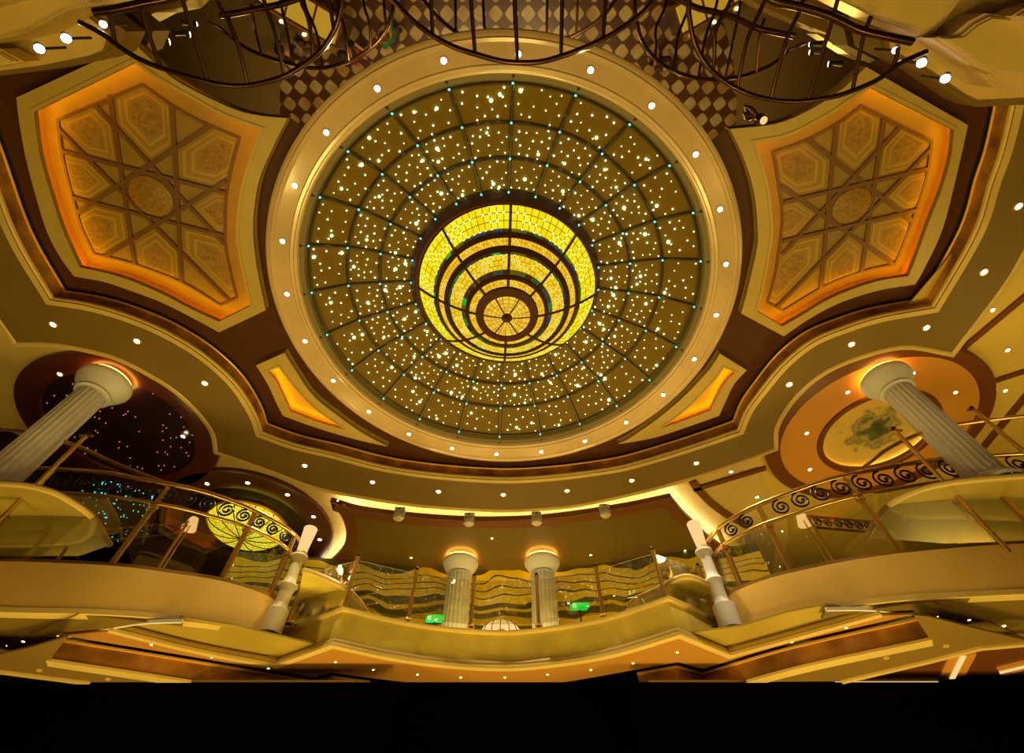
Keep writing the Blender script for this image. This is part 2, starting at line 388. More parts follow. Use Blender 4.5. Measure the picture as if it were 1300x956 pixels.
for bnd in range(3):
    (ra, ha), (rb, hb) = RR[bnd], RR[bnd+1]
    for k in range(24):
        a0, a1 = k*PI/12, (k+1)*PI/12
        bm = bmesh.new(); g = []
        for (r, h) in ((ra, ha), (rb, hb)):
            row = []
            for j in range(5):
                a = a0+(a1-a0)*j/4; x, y = pol(r, a)
                row.append((bm.verts.new((x, y, h+.03+CZ)), bm.verts.new((x, y, h+.05+CZ))))
            g.append(row)
        for j in range(4):
            for s_ in (0, 1): bm.faces.new((g[0][j][s_], g[0][j+1][s_], g[1][j+1][s_], g[1][j][s_]))
        pn = link('panel', bm, 'panel', dome)
        for mt, cnt, rad in (('star', 12, (.008, .014)), ('star2', 1 if random.random() < .75 else 2, (.018, .028))):
            bm = bmesh.new(); placed = []
            tries = 0
            while len(placed) < cnt+(3 if mt == 'star' and bnd == 1 else 0) and tries < 200:
                tries += 1
                t = random.uniform(.08, .92); q = random.uniform(.08, .92); r = ra+(rb-ra)*t; a = a0+(a1-a0)*q; x, y = pol(r, a)
                if any(math.dist((x, y), z) < (.10 if bnd == 0 else .085) for z in placed): continue
                placed.append((x, y)); ball_bm((x, y, ha+(hb-ha)*t+.012), random.uniform(*rad), bm)
            so = link('star_lights', bm, mt, pn, 'stuff')
for (r, h) in RR:
    lathe('hoop', [(r-.022, h), (r, h-.02), (r+.022, h), (r, h+.02), (r-.022, h)], C, 'rib', dome, seg=120)
for k in range(24):
    a = k*PI/12
    pts = [(*pol(2.86, a), 5.93)]+[(*pol(r, a), h-.005) for r, h in RR]
    rb = tube('rib', pts, .021, 'rib', dome, 6)
    bm = bmesh.new()
    for r, h in RR: ball_bm((*pol(r, a), h-.03), .017, bm)
    link('node_lights', bm, 'node', rb, 'stuff')
lathe('inner_collar', [(1.44, 6.47), (1.425, 6.42), (1.40, 6.40), (1.38, 6.34), (1.36, 6.30), (1.325, 6.275), (1.29, 6.28), (1.28, 6.5)], C, 'brown', dome, seg=96)
# ---- stained glass bowl hanging in the middle of the dome
bowl = thing('stained_glass_bowl', 'glowing yellow stained glass bowl hanging at the centre of the star dome', 'chandelier')
CB = (-.07, 3.32)
def bh(r): return 5.5+.455*r*r
def bowl_patch(name, r0, r1, a0, a1, m, dr=0.0):
    bm = bmesh.new(); uvl = bm.loops.layers.uv.new('UVMap'); nr = max(1, int((r0-r1)/.04)); na = max(2, int((a1-a0)/.09))
    rm = (r0+r1)/2; g = []
    for i in range(nr+1):
        r = r0+(r1-r0)*i/nr
        g.append([(bm.verts.new((*pol(r, a0+(a1-a0)*j/na, CB), bh(r)+dr+CZ)), ((a0+(a1-a0)*j/na)*rm, (r0-r)*1.12)) for j in range(na+1)])
    for i in range(nr):
        for j in range(na):
            q = (g[i][j], g[i][j+1], g[i+1][j+1], g[i+1][j]); f = bm.faces.new([x[0] for x in q])
            for lp, x in zip(f.loops, q): lp[uvl].uv = x[1]
    me = bpy.data.meshes.new(name); bm.to_mesh(me); bm.free(); me.materials.append(M[m])
    for p in me.polygons: p.use_smooth = True
    o = bpy.data.objects.new(name, me); COL.objects.link(o); o.parent = bowl; return o
for (ra, rb, m, nm, n) in ((1.31, 1.062, 'sg_sq', 'glass_panel', 8), (1.062, 1.025, 'sg_multi', 'coloured_border', 8), (.985, .885, 'sg_fine', 'glass_panel', 8), (.83, .80, 'sg_multi', 'coloured_border', 8),
                      (.80, .632, 'sg_hex', 'glass_panel', 8), (.632, .562, 'sg_multi', 'coloured_border', 8), (.525, .425, 'sg_fine', 'glass_panel', 8)):
    for k in range(n): bowl_patch(nm, ra, rb, k*PI/4, (k+1)*PI/4, m, .01)
for k in range(6): bowl_patch('centre_panel', .32, .05, PI/6+k*PI/3, PI/6+(k+1)*PI/3, 'sg_fan', .0)
def bring(r0, r1, d=.02):
    lathe('frame_ring', [(r0, bh(r0)-.002), (r0-.01, bh(r0)-d), (r1+.01, bh(r1)-d), (r1, bh(r1)-.002), (r1, bh(r1)+.03), (r0, bh(r0)+.03), (r0, bh(r0)-.002)], CB, 'brown', bowl, seg=96)
bring(1.345, 1.305); bring(1.034, .975); bring(.895, .826); bring(.575, .518); bring(.432, .315, .035)
def brib(a, r0, r1, w=.019):
    tube('bowl_rib', [(*pol(r0+(r1-r0)*i/8, a, CB), bh(r0+(r1-r0)*i/8)-.004) for i in range(9)], w, 'brown', bowl, 6)
for k in range(8):
    for z0, z1 in ((1.31, 1.02), (.985, .885), (.83, .56), (.525, .425)): brib(k*PI/4, z0, z1)
for k in range(6): brib(PI/6+k*PI/3, .32, .04, .010)
lathe('finial', [(.0, 5.44), (.02, 5.445), (.045, 5.47), (.06, 5.49), (.075, 5.50), (.07, 5.52), (0, 5.53)], CB, 'brown', bowl, seg=20)
# ================================================================ DOWNLIGHTS
def downlight(x, y, h, label, group, r=.035, m='lamp', trim='cream', xy=None):
    X, Y = xy or P(x, y, h)
    t = thing('downlight', label, 'downlight', group); t.location = (X, Y, h+CZ)
    bm = bmesh.new(); n = 20
    pr = [(r*1.0, -.002), (r*1.1, -.008), (r*1.5, -.008), (r*1.6, .0), (r*1.6, .012), (r, .012)]
    def lt(prof, m2, nm):
        b = bmesh.new(); rings = [[b.verts.new((q*math.cos(2*PI*i/n), q*math.sin(2*PI*i/n), z)) for q, z in prof] for i in range(n)]
        for i in range(n):
            for j in range(len(prof)-1):
                try: b.faces.new((rings[i][j], rings[(i+1) % n][j], rings[(i+1) % n][j+1], rings[i][j+1]))
                except ValueError: pass
        return link(nm, b, m2, t, None, True)
    lt(pr, trim, 'trim_ring')
    b = bmesh.new(); bmesh.ops.create_circle(b, cap_ends=True, segments=n, radius=r*1.05, matrix=Matrix.Translation((0, 0, -.001))); link('lens', b, m, t)
    return t
CLOCK = ['twelve', 'half past twelve', 'one', 'half past one', 'two', 'half past two', 'three', 'half past three', 'four', 'half past four', 'five', 'half past five', 'six', 'half past six', 'seven', 'half past seven', 'eight', 'half past eight', 'nine', 'half past nine', 'ten', 'half past ten', 'eleven', 'half past eleven']
for k in range(24):
    x, y = pol(3.044, k*PI/12+math.radians(.8))
    downlight(0, 0, 5.850, 'downlight in the cream marble dome ring at %s on its clock face' % CLOCK[k], 'downlights in the marble dome ring', .030, 'lamp', 'marble', (x, y))
ORD = ['first', 'second', 'third', 'fourth', 'fifth', 'sixth', 'seventh', 'eighth', 'ninth', 'tenth', 'eleventh', 'twelfth', 'thirteenth', 'fourteenth', 'fifteenth']
HS = 5.70
s1 = [(67.5, 412), (174, 433), (260, 486.5), (387, 591), (473, 612), (556.5, 624), (639, 628), (720, 623), (802, 610), (884, 588), (1002, 488), (1081, 437), (1176, 416), (1249, 345.5), (1293, 262)]
for i, (x, y) in enumerate(s1):
    downlight(x, y, HS-.002, '%s downlight from the left in the beige band outside the copper cornice' % ORD[i], 'downlights in the beige band', .036, 'lamp', 'gold')
# ================================================================ MAIN CEILING, COFFERS
GL = [[(-120, -120), (-60, 30), (0, 179), (40, 290), (84, 369)],
      [(84, 369), (132, 377), (179, 391), (225, 411), (271, 440), (308, 475), (331, 512), (339, 536)],
      [(339, 536), (380, 551), (430, 563), (491, 579), (560, 589), (638, 594), (700, 591), (760, 583.5), (800, 575.5), (869, 554.5), (931, 533)],
      [(931, 533), (941, 508), (959, 482), (986, 449), (1019, 422), (1055, 406), (1102, 391), (1168, 379)],
      [(1168, 379), (1217, 290), (1237, 225), (1250, 185), (1264, 120), (1278, 40), (1290, -80)]]
HM = 6.0
gl = chain(GL, HM, n=6)
HF, HP = 5.88, 6.13
LA = [(170, 55), (212, 94), (248, 116), (298, 139), (331, 147), (365, 150)]
LCO = [LA, [(365, 150), (345, 190), (328, 232), (321, 288), (326, 340), (337, 394)], [(337, 394), (278, 422)],
       [(278, 422), (245, 404), (205, 384), (165, 369), (132, 358), (94, 351)], [(94, 351), (76, 326), (58, 290), (36, 215), (25, 159), (20.5, 124)], [(20.5, 124), (170, 55)]]
LCI = [[(171, 79), (198, 99), (238, 122), (284, 147), (331, 164)], [(331, 164), (319, 195), (306, 238), (300, 290), (303, 323), (318, 388)], [(318, 388), (278, 408)],
       [(278, 408), (245, 393), (198, 369), (149, 350), (101, 339)], [(101, 339), (89, 313), (79, 290), (66, 251), (51, 198), (43, 142)], [(43, 142), (171, 79)]]
LCB = [[(181, 107), (215, 131), (251, 152), (304, 175)], [(304, 175), (296, 205), (288, 245), (286, 288), (289, 326), (301, 378)], [(301, 378), (280, 388)],
       [(280, 388), (232, 359), (172, 336), (119, 322)], [(119, 322), (104, 290), (96, 265), (79, 198), (73, 152)], [(73, 152), (181, 107)]]
RA = [(927, 164), (986, 157), (1029, 139), (1065, 116), (1082, 102), (1100, 85)]
RCO = [RA, [(1100, 85), (1229, 159)], [(1229, 159), (1217, 212), (1197, 290), (1174, 340), (1162, 361)], [(1162, 361), (1115, 369), (1068, 384), (1029, 404), (995, 427)], [(995, 427), (941, 398)],
       [(941, 398), (949, 369), (961, 316), (962, 290), (958, 248), (946, 205), (927, 164)]]
RCI = [[(959, 181), (1002, 172), (1052, 146), (1082, 126), (1105, 111)], [(1105, 111), (1211, 165)], [(1211, 165), (1207, 198), (1196, 238), (1178, 284), (1164, 323), (1153, 350)],
       [(1153, 350), (1108, 358), (1055, 378), (1016, 401), (993, 414)], [(993, 414), (961, 395)], [(961, 395), (969, 366), (977, 323), (981, 290), (977, 245), (969, 212), (959, 181)]]
RCB = [[(981, 193), (1025, 177), (1065, 155), (1093, 134)], [(1093, 134), (1135, 155), (1183, 179)], [(1183, 179), (1178, 218), (1164, 265), (1150, 302), (1136, 336)],
       [(1136, 336), (1102, 343), (1052, 361), (994, 395)], [(994, 395), (974, 384)], [(974, 384), (984, 346), (992, 290), (992, 265), (987, 228), (981, 193)]]
# small triangular coffers either side of the ring
SLO = [[(361, 448), (374, 469), (397, 502), (430, 529), (460, 550), (492, 567)], [(492, 567), (460, 560), (430, 552), (395, 541), (359, 528)], [(359, 528), (350, 510), (340, 488), (325, 464)], [(325, 464), (361, 448)]]
SLI = [[(354, 466), (372, 490), (396, 516), (420, 534), (438, 545)], [(438, 545), (405, 536), (368, 522)], [(368, 522), (358, 500), (349, 482), (340, 472)], [(340, 472), (354, 466)]]
SRO = [[(914, 449), (900, 470), (872, 500), (840, 528), (802, 555), (785, 564)], [(785, 564), (830, 556), (870, 543), (913, 528)], [(913, 528), (922, 508), (932, 488), (948, 470)], [(948, 470), (914, 449)]]
SRI = [[(919, 467), (905, 486), (880, 512), (862, 528), (840, 543)], [(840, 543), (870, 533), (902, 521)], [(902, 521), (912, 500), (922, 484), (933, 473)], [(933, 473), (919, 467)]]
def ccw(p): return p if area(p) > 0 else p[::-1]
coffs = [('ceiling_coffer', LCO, LCI, LCB, 'large left amber-lit ceiling coffer with star pattern panel', HP), ('ceiling_coffer', RCO, RCI, RCB, 'large right amber-lit ceiling coffer with star pattern panel', HP),
         ('small_coffer', SLO, SLI, None, 'small left triangular amber-lit coffer below the dome ring', 6.03), ('small_coffer', SRO, SRI, None, 'small right triangular amber-lit coffer below the dome ring', 6.03)]
holes = []; cobj = []
def scale_poly(p, s):
    cx = sum(q[0] for q in p)/len(p); cy = sum(q[1] for q in p)/len(p)
    return [(cx+(q[0]-cx)*s, cy+(q[1]-cy)*s) for q in p]
for nm, O, I, B, lab, hp in coffs:
    big = B is not None
    out = ccw(chain(O, HF, True)); inn = ccw(chain(I, HF, True))
    t = thing(nm, lab, 'ceiling coffer', 'ceiling coffers'); cobj.append(t)
    slab('frame', out, HF, HF+.05, 'frame', t, [inn])
    mid = offset(out, .03 if big else .02, True)
    link('frame_edge', sweep_bm(out, [(0, HF+.02), (.03, HF+.02), (.03, HM), (0, HM)], True), 'frame', t)
    lip = offset(inn, -.012, True)
    link('frame_lip', sweep_bm(inn, [(0, HF-.012), (-.035, HF-.012), (-.035, HF+.06), (0, HF+.06)], True), 'frame', t)
    wide = offset(inn, -.09 if big else -.055, True)
    hole = offset(inn, -.10 if big else -.065, True)
    holes.append(hole[::-1])
    # side wall of the recess and the panel plane above
    link('recess_wall', sweep_bm(wide, [(0, HF+.05), (-.02, HF+.05), (-.02, hp), (0, hp)], True), 'orange', t)
    slab('recess_panel', wide, hp, hp+.04, 'wood' if big else 'orange', t)
    stp = offset(inn, -.062 if big else -.03, True)
    link('cove_strip', sweep_bm(stp, [(0, HF+.055), (-.022, HF+.055), (-.022, HF+.075), (0, HF+.075)], True), 'cove', t)
    if not big: continue
    bd = ccw(chain(B, hp-.012, True))
    link('panel_border', sweep_bm(bd, [(-.012, hp-.02), (.018, hp-.02), (.018, hp), (-.012, hp)], True), 'strap', t)
    t['bd'] = 1; t.pop('bd')
    cobj[-1] = (t, bd, hp)
# star strapwork
LL = [((140, 121), (171, 334)), ((219, 135), (231, 357)), ((121, 133), (285.5, 310)), ((76, 165), (290, 380)), ((266, 161), (98.5, 269.5)), ((288, 230), (135, 325)), ((81, 192), (288, 245)), ((93, 250.5), (284.5, 299))]
RL = [((1061.5, 158), (1042, 366)), ((1122, 150.5), (1094, 344.5)), ((1026, 178), (1158, 280.5)), ((991, 236.5), (1133.5, 335.5)), ((1141.5, 161.5), (993, 322.5)), ((1181.5, 189), (986, 390)), ((995, 256.5), (1176, 214.5)), ((993, 306), (1163.5, 266.5))]
MC = [(193, 248.5), (1080, 260.5)]
def clip(poly, a, b, c):
    """keep a*x+b*y>=c"""
    out = []
    for i in range(len(poly)):
        p, q = poly[i-1], poly[i]; fp = a*p[0]+b*p[1]-c; fq = a*q[0]+b*q[1]-c
        if (fp >= 0) != (fq >= 0):
            k = fp/(fp-fq); out.append((p[0]+(q[0]-p[0])*k, p[1]+(q[1]-p[1])*k))
        if fq >= 0: out.append(q)
    return out
for (t, bd, hp), LN, mc in zip(cobj[:2], (LL, RL), MC):
    c = P(*mc, hp); lines = []
    for p, q in LN:
        A, B = P(*p, hp-.012), P(*q, hp-.012)
        dx, dy = B[0]-A[0], B[1]-A[1]; l = math.hypot(dx, dy); nx, ny = -dy/l, dx/l
        d = nx*(A[0]-c[0])+ny*(A[1]-c[1])
        if d < 0: nx, ny, d = -nx, -ny, -d
        lines.append((math.atan2(ny, nx), nx, ny, d, A, B))
        _z = hp-.012-.0015*len(lines); link('strap', bar_bm((*A, _z), (*B, _z), .05, .022), 'strap', t)
    lines.sort(); rad = sum(x[3] for x in lines)/8
    lathe('medallion', [(0, hp-.034), (rad*.80, hp-.034), (rad*.86, hp-.024), (rad*.86, hp)], c, 'wood2', t, seg=40)
    star = slab('star_ground', [(c[0]+rad*1.10*math.cos(a*PI/4+lines[0][0]+PI/8), c[1]+rad*1.10*math.sin(a*PI/4+lines[0][0]+PI/8)) for a in range(8)], hp-.015, hp, 'strap', t)
    for j in range(8):
        L0, L1, La, Lb = lines[(j-2) % 8], lines[(j+2) % 8], lines[(j-1) % 8], lines[(j+1) % 8]
        pg = list(bd)
        for w in (L0, L1):
            pg = clip(pg, -w[1], -w[2], -(w[3]-.035)-w[1]*c[0]-w[2]*c[1]) if pg else pg
        for w in (La, Lb):
            pg = clip(pg, w[1], w[2], (w[3]+.04)+w[1]*c[0]+w[2]*c[1]) if pg else pg
        if len(pg) < 3: continue
        for s_, m_, dz in ((.93, 'wood3', .006), (.84, 'wood', .009), (.72, 'wood3', .012), (.64, 'wood', .014), (.54, 'wood2', .018)):
            slab('inlay', scale_poly(pg, s_), hp-dz, hp-.001, m_, t)
# main brown ceiling
outer = gl + [(3.9, -2.6), (-4.0, -2.6)]
slab('ceiling', ccw(outer), HM, HM+.05, 'brown', None, [circ(C, 2.93, 96)[::-1]]+holes, 'structure')
# gold bead, copper cornice, cream lower moulding
glr = gl  # travels left to right; outside of the oval is on its right (negative side)
sweep('trim_1', gl, [(-.03, HM-.042), (-.012, HM-.05), (.0, HM-.042), (0, HM-.022), (-.022, HM-.018), (-.03, HM-.03)], 'gold', kind='structure')
sweep('trim_2', gl, [(0, HM-.02), (-.006, HM-.06), (-.002, HM-.12), (-.012, HM-.19), (-.03, HM-.235), (.06, HM-.235), (.06, HM-.02)], 'copper', kind='structure')
sweep('trim_3', gl, [(-.03, HM-.235), (-.045, HM-.25), (-.04, HM-.275), (-.02, HM-.29), (-.02, HM-.31), (.06, HM-.31), (.06, HM-.235)], 'cream', kind='structure')
slab('trim_24', ccw(offset(gl, -.055) + gl[::-1]), HM-.004, HM, 'black', None, (), 'structure')  # black strip put in for the shade of the gap above the bead
# ---- beige band S1
S1 = [[(-160, 140), (-60, 320), (20, 436)], [(20, 436), (66, 437), (109, 444), (149, 455), (189, 475), (225, 498), (255, 527), (271, 551), (275, 574)],
      [(275, 574), (314, 587), (357, 603), (395, 617), (433, 626), (484, 635), (515, 639.5), (560, 644), (638, 648), (700, 645), (746, 639), (823, 622), (880, 606), (930, 590), (984, 570)],
      [(984, 570), (986, 541), (1009, 505), (1045, 474), (1095, 452), (1151, 440), (1209, 449)], [(1209, 449), (1267, 373), (1300, 320), (1400, 130)]]
s1p = chain(S1, HS, n=6)
gin = offset(gl, -.02)
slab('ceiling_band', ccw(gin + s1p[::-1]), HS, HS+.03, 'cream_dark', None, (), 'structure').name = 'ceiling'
sweep('trim_4', s1p, [(.05, HS-.012), (.0, HS-.018), (-.02, HS-.005), (-.035, HS+.03), (-.035, HS+.12), (.02, HS+.12), (.05, HS+.03)], 'cream', kind='structure')
# ---- mirror ceiling over the near end of the hall
def pxl(pts): return PP(pts, 5.965)
HMI = 5.965
mp = smooth(PP([(160, 52), (180, 65), (214, 92), (250, 113.5), (300, 136.5), (333, 144.5), (368, 148)], HMI), 4)
arc = []
aL = math.atan2(P(368, 148, HMI)[0]-C[0], -(P(368, 148, HMI)[1]-C[1])); aR = math.atan2(P(925, 161, HMI)[0]-C[0], -(P(925, 161, HMI)[1]-C[1]))
for i in range(33):
    a = aL+(aR-aL)*i/32; arc.append((C[0]+3.2*math.sin(a), C[1]-3.2*math.cos(a)))
mp2 = smooth(PP([(925, 161), (985, 154), (1027, 136), (1063, 113), (1080, 99), (1104, 80)], HMI), 4)
mpoly = mp + arc + mp2 + [P(1180, 40, HMI), (3.6, -.6), (3.6, -3.4), (-4.2, -3.4), (-4.2, -.6), P(90, 40, HMI)]
slab('mirror_ceiling', ccw(mpoly), HMI, HMI+.02, 'mirror', None, (), 'structure').name = 'ceiling'
sweep('trim_5', mp, [(.0, HMI-.02), (.02, HMI-.02), (.02, HMI+.03), (0, HMI+.03)], 'black', kind='structure')
sweep('trim_6', mp2, [(.0, HMI-.02), (.02, HMI-.02), (.02, HMI+.03), (0, HMI+.03)], 'black', kind='structure')
# ---- cream ceiling beyond the band
HB = 5.92
s1o = offset(s1p, .06)
far = s1o + [(9.5, .6), (9.5, 12.5), (-9.5, 12.5), (-9.5, .6)]
slab('ceiling_beyond', ccw(far), HB, HB+.05, 'cream', None, (), 'structure').name = 'ceiling'
# ================================================================ LEFT ROUND CEILINGS
D1 = (-6.66, 5.73)
HD = 5.83
lathe('maroon_disc', [(1.58, HB), (1.58, HD+.02), (1.55, HD), (1.20, HD), (1.19, HD+.02), (1.19, HD+.06)], D1, 'maroon', seg=72, kind='structure').name = 'ceiling'
lathe('night_disc', [(1.20, HD+.05), (0.0, HD+.05), (0, HD+.08), (1.20, HD+.08)], D1, 'night', seg=48, kind='structure').name = 'ceiling'
bm = bmesh.new()
for i in range(70):
    r = 1.15*math.sqrt(random.random()); a = random.uniform(0, 2*PI); ball_bm((D1[0]+r*math.cos(a), D1[1]+r*math.sin(a), HD+.045), .011, bm)
tag(link('pink_star_lights', bm, 'pink'), 'scattered pink star lights in the dark round ceiling behind the left column', 'star lights', kind='stuff')
for i, (x, y) in enumerate([(76, 475), (232.5, 554)]):
    downlight(x, y, HD-.001, 'downlight in the maroon round ceiling %s' % ('left of the white column', 'right of the white column')[i], 'downlights in the maroon ceiling', .03, 'lamp', 'gold')
slab('night_field', ccw([(-9.4, 5.2), (-8.1, 6.4), (-7.3, 7.15), (-6.75, 7.32), (-6.9, 7.8), (-7.05, 8.5), (-6.9, 9.3), (-6.2, 10.2), (-4.8, 11.5), (-9.4, 11.5)]), HB-.02, HB, 'night', None, (), 'structure').name = 'ceiling'
bm = bmesh.new()
for i in range(150):
    x, y = P(random.gauss(160, 34), random.gauss(628, 26), HB)
    if x < -6.9 and y > 6.6 and x+y > -.9: ball_bm((x, y, HB-.03), random.uniform(.008, .014), bm)
tag(link('teal_star_lights', bm, 'node'), 'tiny teal sparkling star lights on the dark ceiling behind the left balcony glass', 'star lights', kind='stuff')
D2 = (-5.37, 8.47)
lathe('lacquer_ring', [(1.70, HB), (1.70, HD+.02), (1.67, HD), (1.23, HD), (1.21, HD+.015), (1.21, HD+.25)], D2, 'plum', seg=80, kind='structure').name = 'ceiling'
lathe('night_recess', [(1.22, HD+.075), (0, HD+.075), (0, HD+.09), (1.22, HD+.09)], D2, 'night', seg=48, kind='structure').name = 'ceiling'
for i, (x, y) in enumerate([(263, 614), (314.5, 613), (365, 628), (398, 656), (406, 685), (392, 709.5)]):
    downlight(x, y, HD-.001, '%s downlight from the left in the brown ring around the round yellow lamp' % ORD[i], 'downlights in the brown ring', .034, 'lamp', 'gold')
lamp2 = thing('dome_lamp', 'round yellow stained glass ceiling lamp behind the left balcony', 'ceiling lamp')
prof = [(.76*math.cos(a), HD+.06-.30*math.sin(a)) for a in [i*PI/2/8 for i in range(9)]]
bm = bmesh.new(); uvl = bm.loops.layers.uv.new('UVMap'); g = []
for i in range(49):
    a = 2*PI*i/48; g.append([(bm.verts.new((D2[0]+r*math.cos(a), D2[1]+r*math.sin(a), h+CZ)), (a*.5, j*.12)) for j, (r, h) in enumerate(prof)])
for i in range(48):
    for j in range(8):
        q = (g[i][j], g[i+1][j], g[i+1][j+1], g[i][j+1]); f = bm.faces.new([x[0] for x in q])
        for lp, x in zip(f.loops, q): lp[uvl].uv = x[1]
me = bpy.data.meshes.new('shade'); bm.to_mesh(me); bm.free(); me.materials.append(M['sg_sq']); o = bpy.data.objects.new('shade', me); COL.objects.link(o); o.parent = lamp2
lathe('rim', [(.75, HD+.08), (.80, HD+.08), (.81, HD+.04), (.78, HD+.02), (.75, HD+.04)], D2, 'gold', lamp2, 48)
for k in range(12):
    a = k*PI/6; tube('lamp_rib', [(D2[0]+r*1.005*math.cos(a), D2[1]+r*1.005*math.sin(a), h-.006) for r, h in prof], .010, 'iron', lamp2, 5)
# ================================================================ RIGHT ROUND CEILING
D3 = (6.16, 5.72)
HR = 5.80
lathe('amber_ring', [(1.78, HB), (1.78, HR+.0), (1.75, HR-.03), (1.56, HR-.03), (1.54, HR+.0)], D3, 'trimbrown', seg=90, kind='structure').name = 'trim_7'
OV = (6.23, 5.79)
slab('amber_disc', circ(D3, 1.56, 90), HR, HR+.03, 'orange', None, [circ(OV, .93, 60)[::-1]], 'structure').name = 'ceiling'
lathe('oval_rim', [(.985, HR), (.975, HR-.03), (.90, HR-.03), (.88, HR-.01), (.88, HR+.05), (.93, HR+.05)], OV, 'trimbrown', seg=64, kind='structure').name = 'trim_8'
mur = thing('ceiling_mural', 'yellow-lit round recess with a green painted map behind the right column', 'mural')
slab('painted_disc', circ(OV, 1.10, 60), HR+.095, HR+.11, mural_mat(OV), mur)
lathe('recess_wall', [(1.10, HR+.03), (1.10, HR+.10)], OV, 'yellow', mur, 60)
lathe('cove_strip', [(.96, HR+.055), (.99, HR+.055), (.99, HR+.075), (.96, HR+.075), (.96, HR+.055)], OV, 'yglow', mur, 60)
for i, (x, y) in enumerate([(1076, 498), (1159, 474), (1213, 498), (1024, 550), (1028, 596)]):
    downlight(x, y, HR-.001, 'downlight in the amber round ceiling %s' % ('left of the white column top', 'just right of the white column top', 'at its right edge', 'at its left edge', 'at its lower left edge above the railing')[i], 'downlights in the amber ceiling', .028, 'lamp', 'gold')
# right yellow ceiling with brown battens
slab('yellow_field', [(4.9, 7.4), (4.2, 6.2), (5.4, 4.3), (6.0, 2.2), (7.6, 1.0), (9.4, .7), (9.4, 9.5), (6.0, 9.5)], HB-.015, HB, 'yellow', None, [], 'structure').name = 'ceiling'
def batten(p, q, w=.09, h=HB-.03, m='trimbrown', n=9, par=None):
    A, B = P(*p, h), P(*q, h)
    o = link('trim_%d' % n, bar_bm((*A, h), (*B, h), w, .04), m); o['kind'] = 'structure'; return o
batten((1220, 444), (1330, 352), n=9); batten((1258, 485), (1340, 458), n=10); batten((880, 622), (972, 594), .10, n=11)
sweep('trim_12', smooth(PP([(879, 611), (890, 625), (905, 640), (926, 655), (950, 668)], HB-.02), 5), [(-.07, HB-.05), (.07, HB-.05), (.07, HB), (-.07, HB)], 'trimbrown', kind='structure')
batten((1170, 660), (1330, 470), .12, n=13)
for i, (x, y) in enumerate([(1260, 393.5), (1279, 444.5), (1276, 496), (928, 599), (961, 631)]):
    downlight(x, y, HB-.017, 'downlight in the yellow ceiling %s' % ('above the upper brown batten at far right', 'between the two brown battens at far right', 'below the lower brown batten at far right', 'left of the amber round ceiling and above a short batten', 'left of the amber round ceiling and below a short batten')[i], 'downlights in the yellow ceiling', .028, 'lamp', 'gold')
# ================================================================ GALLERY HANGING CEILING WITH WHITE COVE
HG = 5.62
GP = [[(402, 731), (428, 707), (438, 692), (440.5, 674), (434, 655), (420.5, 638)], [(420.5, 638), (453, 647.6), (499, 654.5), (560, 660), (620, 662), (680, 660), (735, 654), (800, 643.5), (851, 632.7)],
      [(851, 632.7), (866.7, 652), (881, 666), (900, 684), (930, 706)]]
gp = chain(GP, HG, n=5)
gpoly = gp + [(4.6, 11.5), (-4.6, 11.5)]
slab('gallery_ceiling', ccw(gpoly), HG, HG+.05, 'gallery', None, (), 'structure').name = 'ceiling'
sweep('trim_14', gp, [(.0, HG-.02), (-.02, HG), (-.02, HG+.10), (.015, HG+.10), (.20, HG), (.20, HG-.015)], 'trimbrown', kind='structure')
cs = offset(gp, .05)
sweep('cove_light', cs, [(0, HG+.055), (.04, HG+.055), (.04, HG+.08), (0, HG+.08)], 'cove_w')
tag(bpy.data.objects['cove_light'], 'bright white cove light glowing above the edge of the gallery ceiling', 'cove light')
for i, (x, y) in enumerate([(522, 708), (624.6, 683.4), (750, 704.6), (869.5, 699), (885, 728)]):
    downlight(x, y, HG-.001, 'small downlight in the olive gallery ceiling %s' % ('left of both halo columns', 'above and between the two halo columns', 'right of both halo columns', 'near the right newel lamp', 'low beside the right newel pillar')[i], 'downlights in the gallery ceiling', .022, 'lampdim', 'gold')
# ================================================================ MOVING HEAD SPOTLIGHTS
for i, (x, y) in enumerate([(508, 645), (596, 652), (681, 651), (767, 641)]):
    t = thing('stage_light', '%s grey moving-head stage light from the left under the white cove' % ORD[i], 'stage light', 'moving-head stage lights')
    h = HS-.02; X, Y = P(x, y, h); Y += .04
    bm = slab_bm([(X-.095, Y-.06), (X+.095, Y-.06), (X+.095, Y+.06), (X-.095, Y+.06)], h-.06, h+.02)
    bmesh.ops.bevel(bm, geom=list(bm.edges), offset=.012, segments=2, affect='EDGES'); link('base', bm, 'greymetal', t)
    for s_ in (-1, 1):
        bm = slab_bm([(X+s_*.085-.012, Y-.03), (X+s_*.085+.012, Y-.03), (X+s_*.085+.012, Y+.03), (X+s_*.085-.012, Y+.03)], h-.20, h-.05); link('yoke', bm, 'greymetal', t)
    lathe('head', [(0, h-.07), (.05, h-.075), (.072, h-.11), (.085, h-.15), (.085, h-.20), (.075, h-.215), (.06, h-.22)], (X, Y), 'greymetal', t, 24)
    lathe('lens', [(.062, h-.217), (.04, h-.228), (0, h-.232)], (X, Y), 'stone', t, 20)
    bm = bmesh.new(); ball_bm((X, Y-.062, h-.02), .02, bm, 2); link('display_knob', bm, 'black', t)
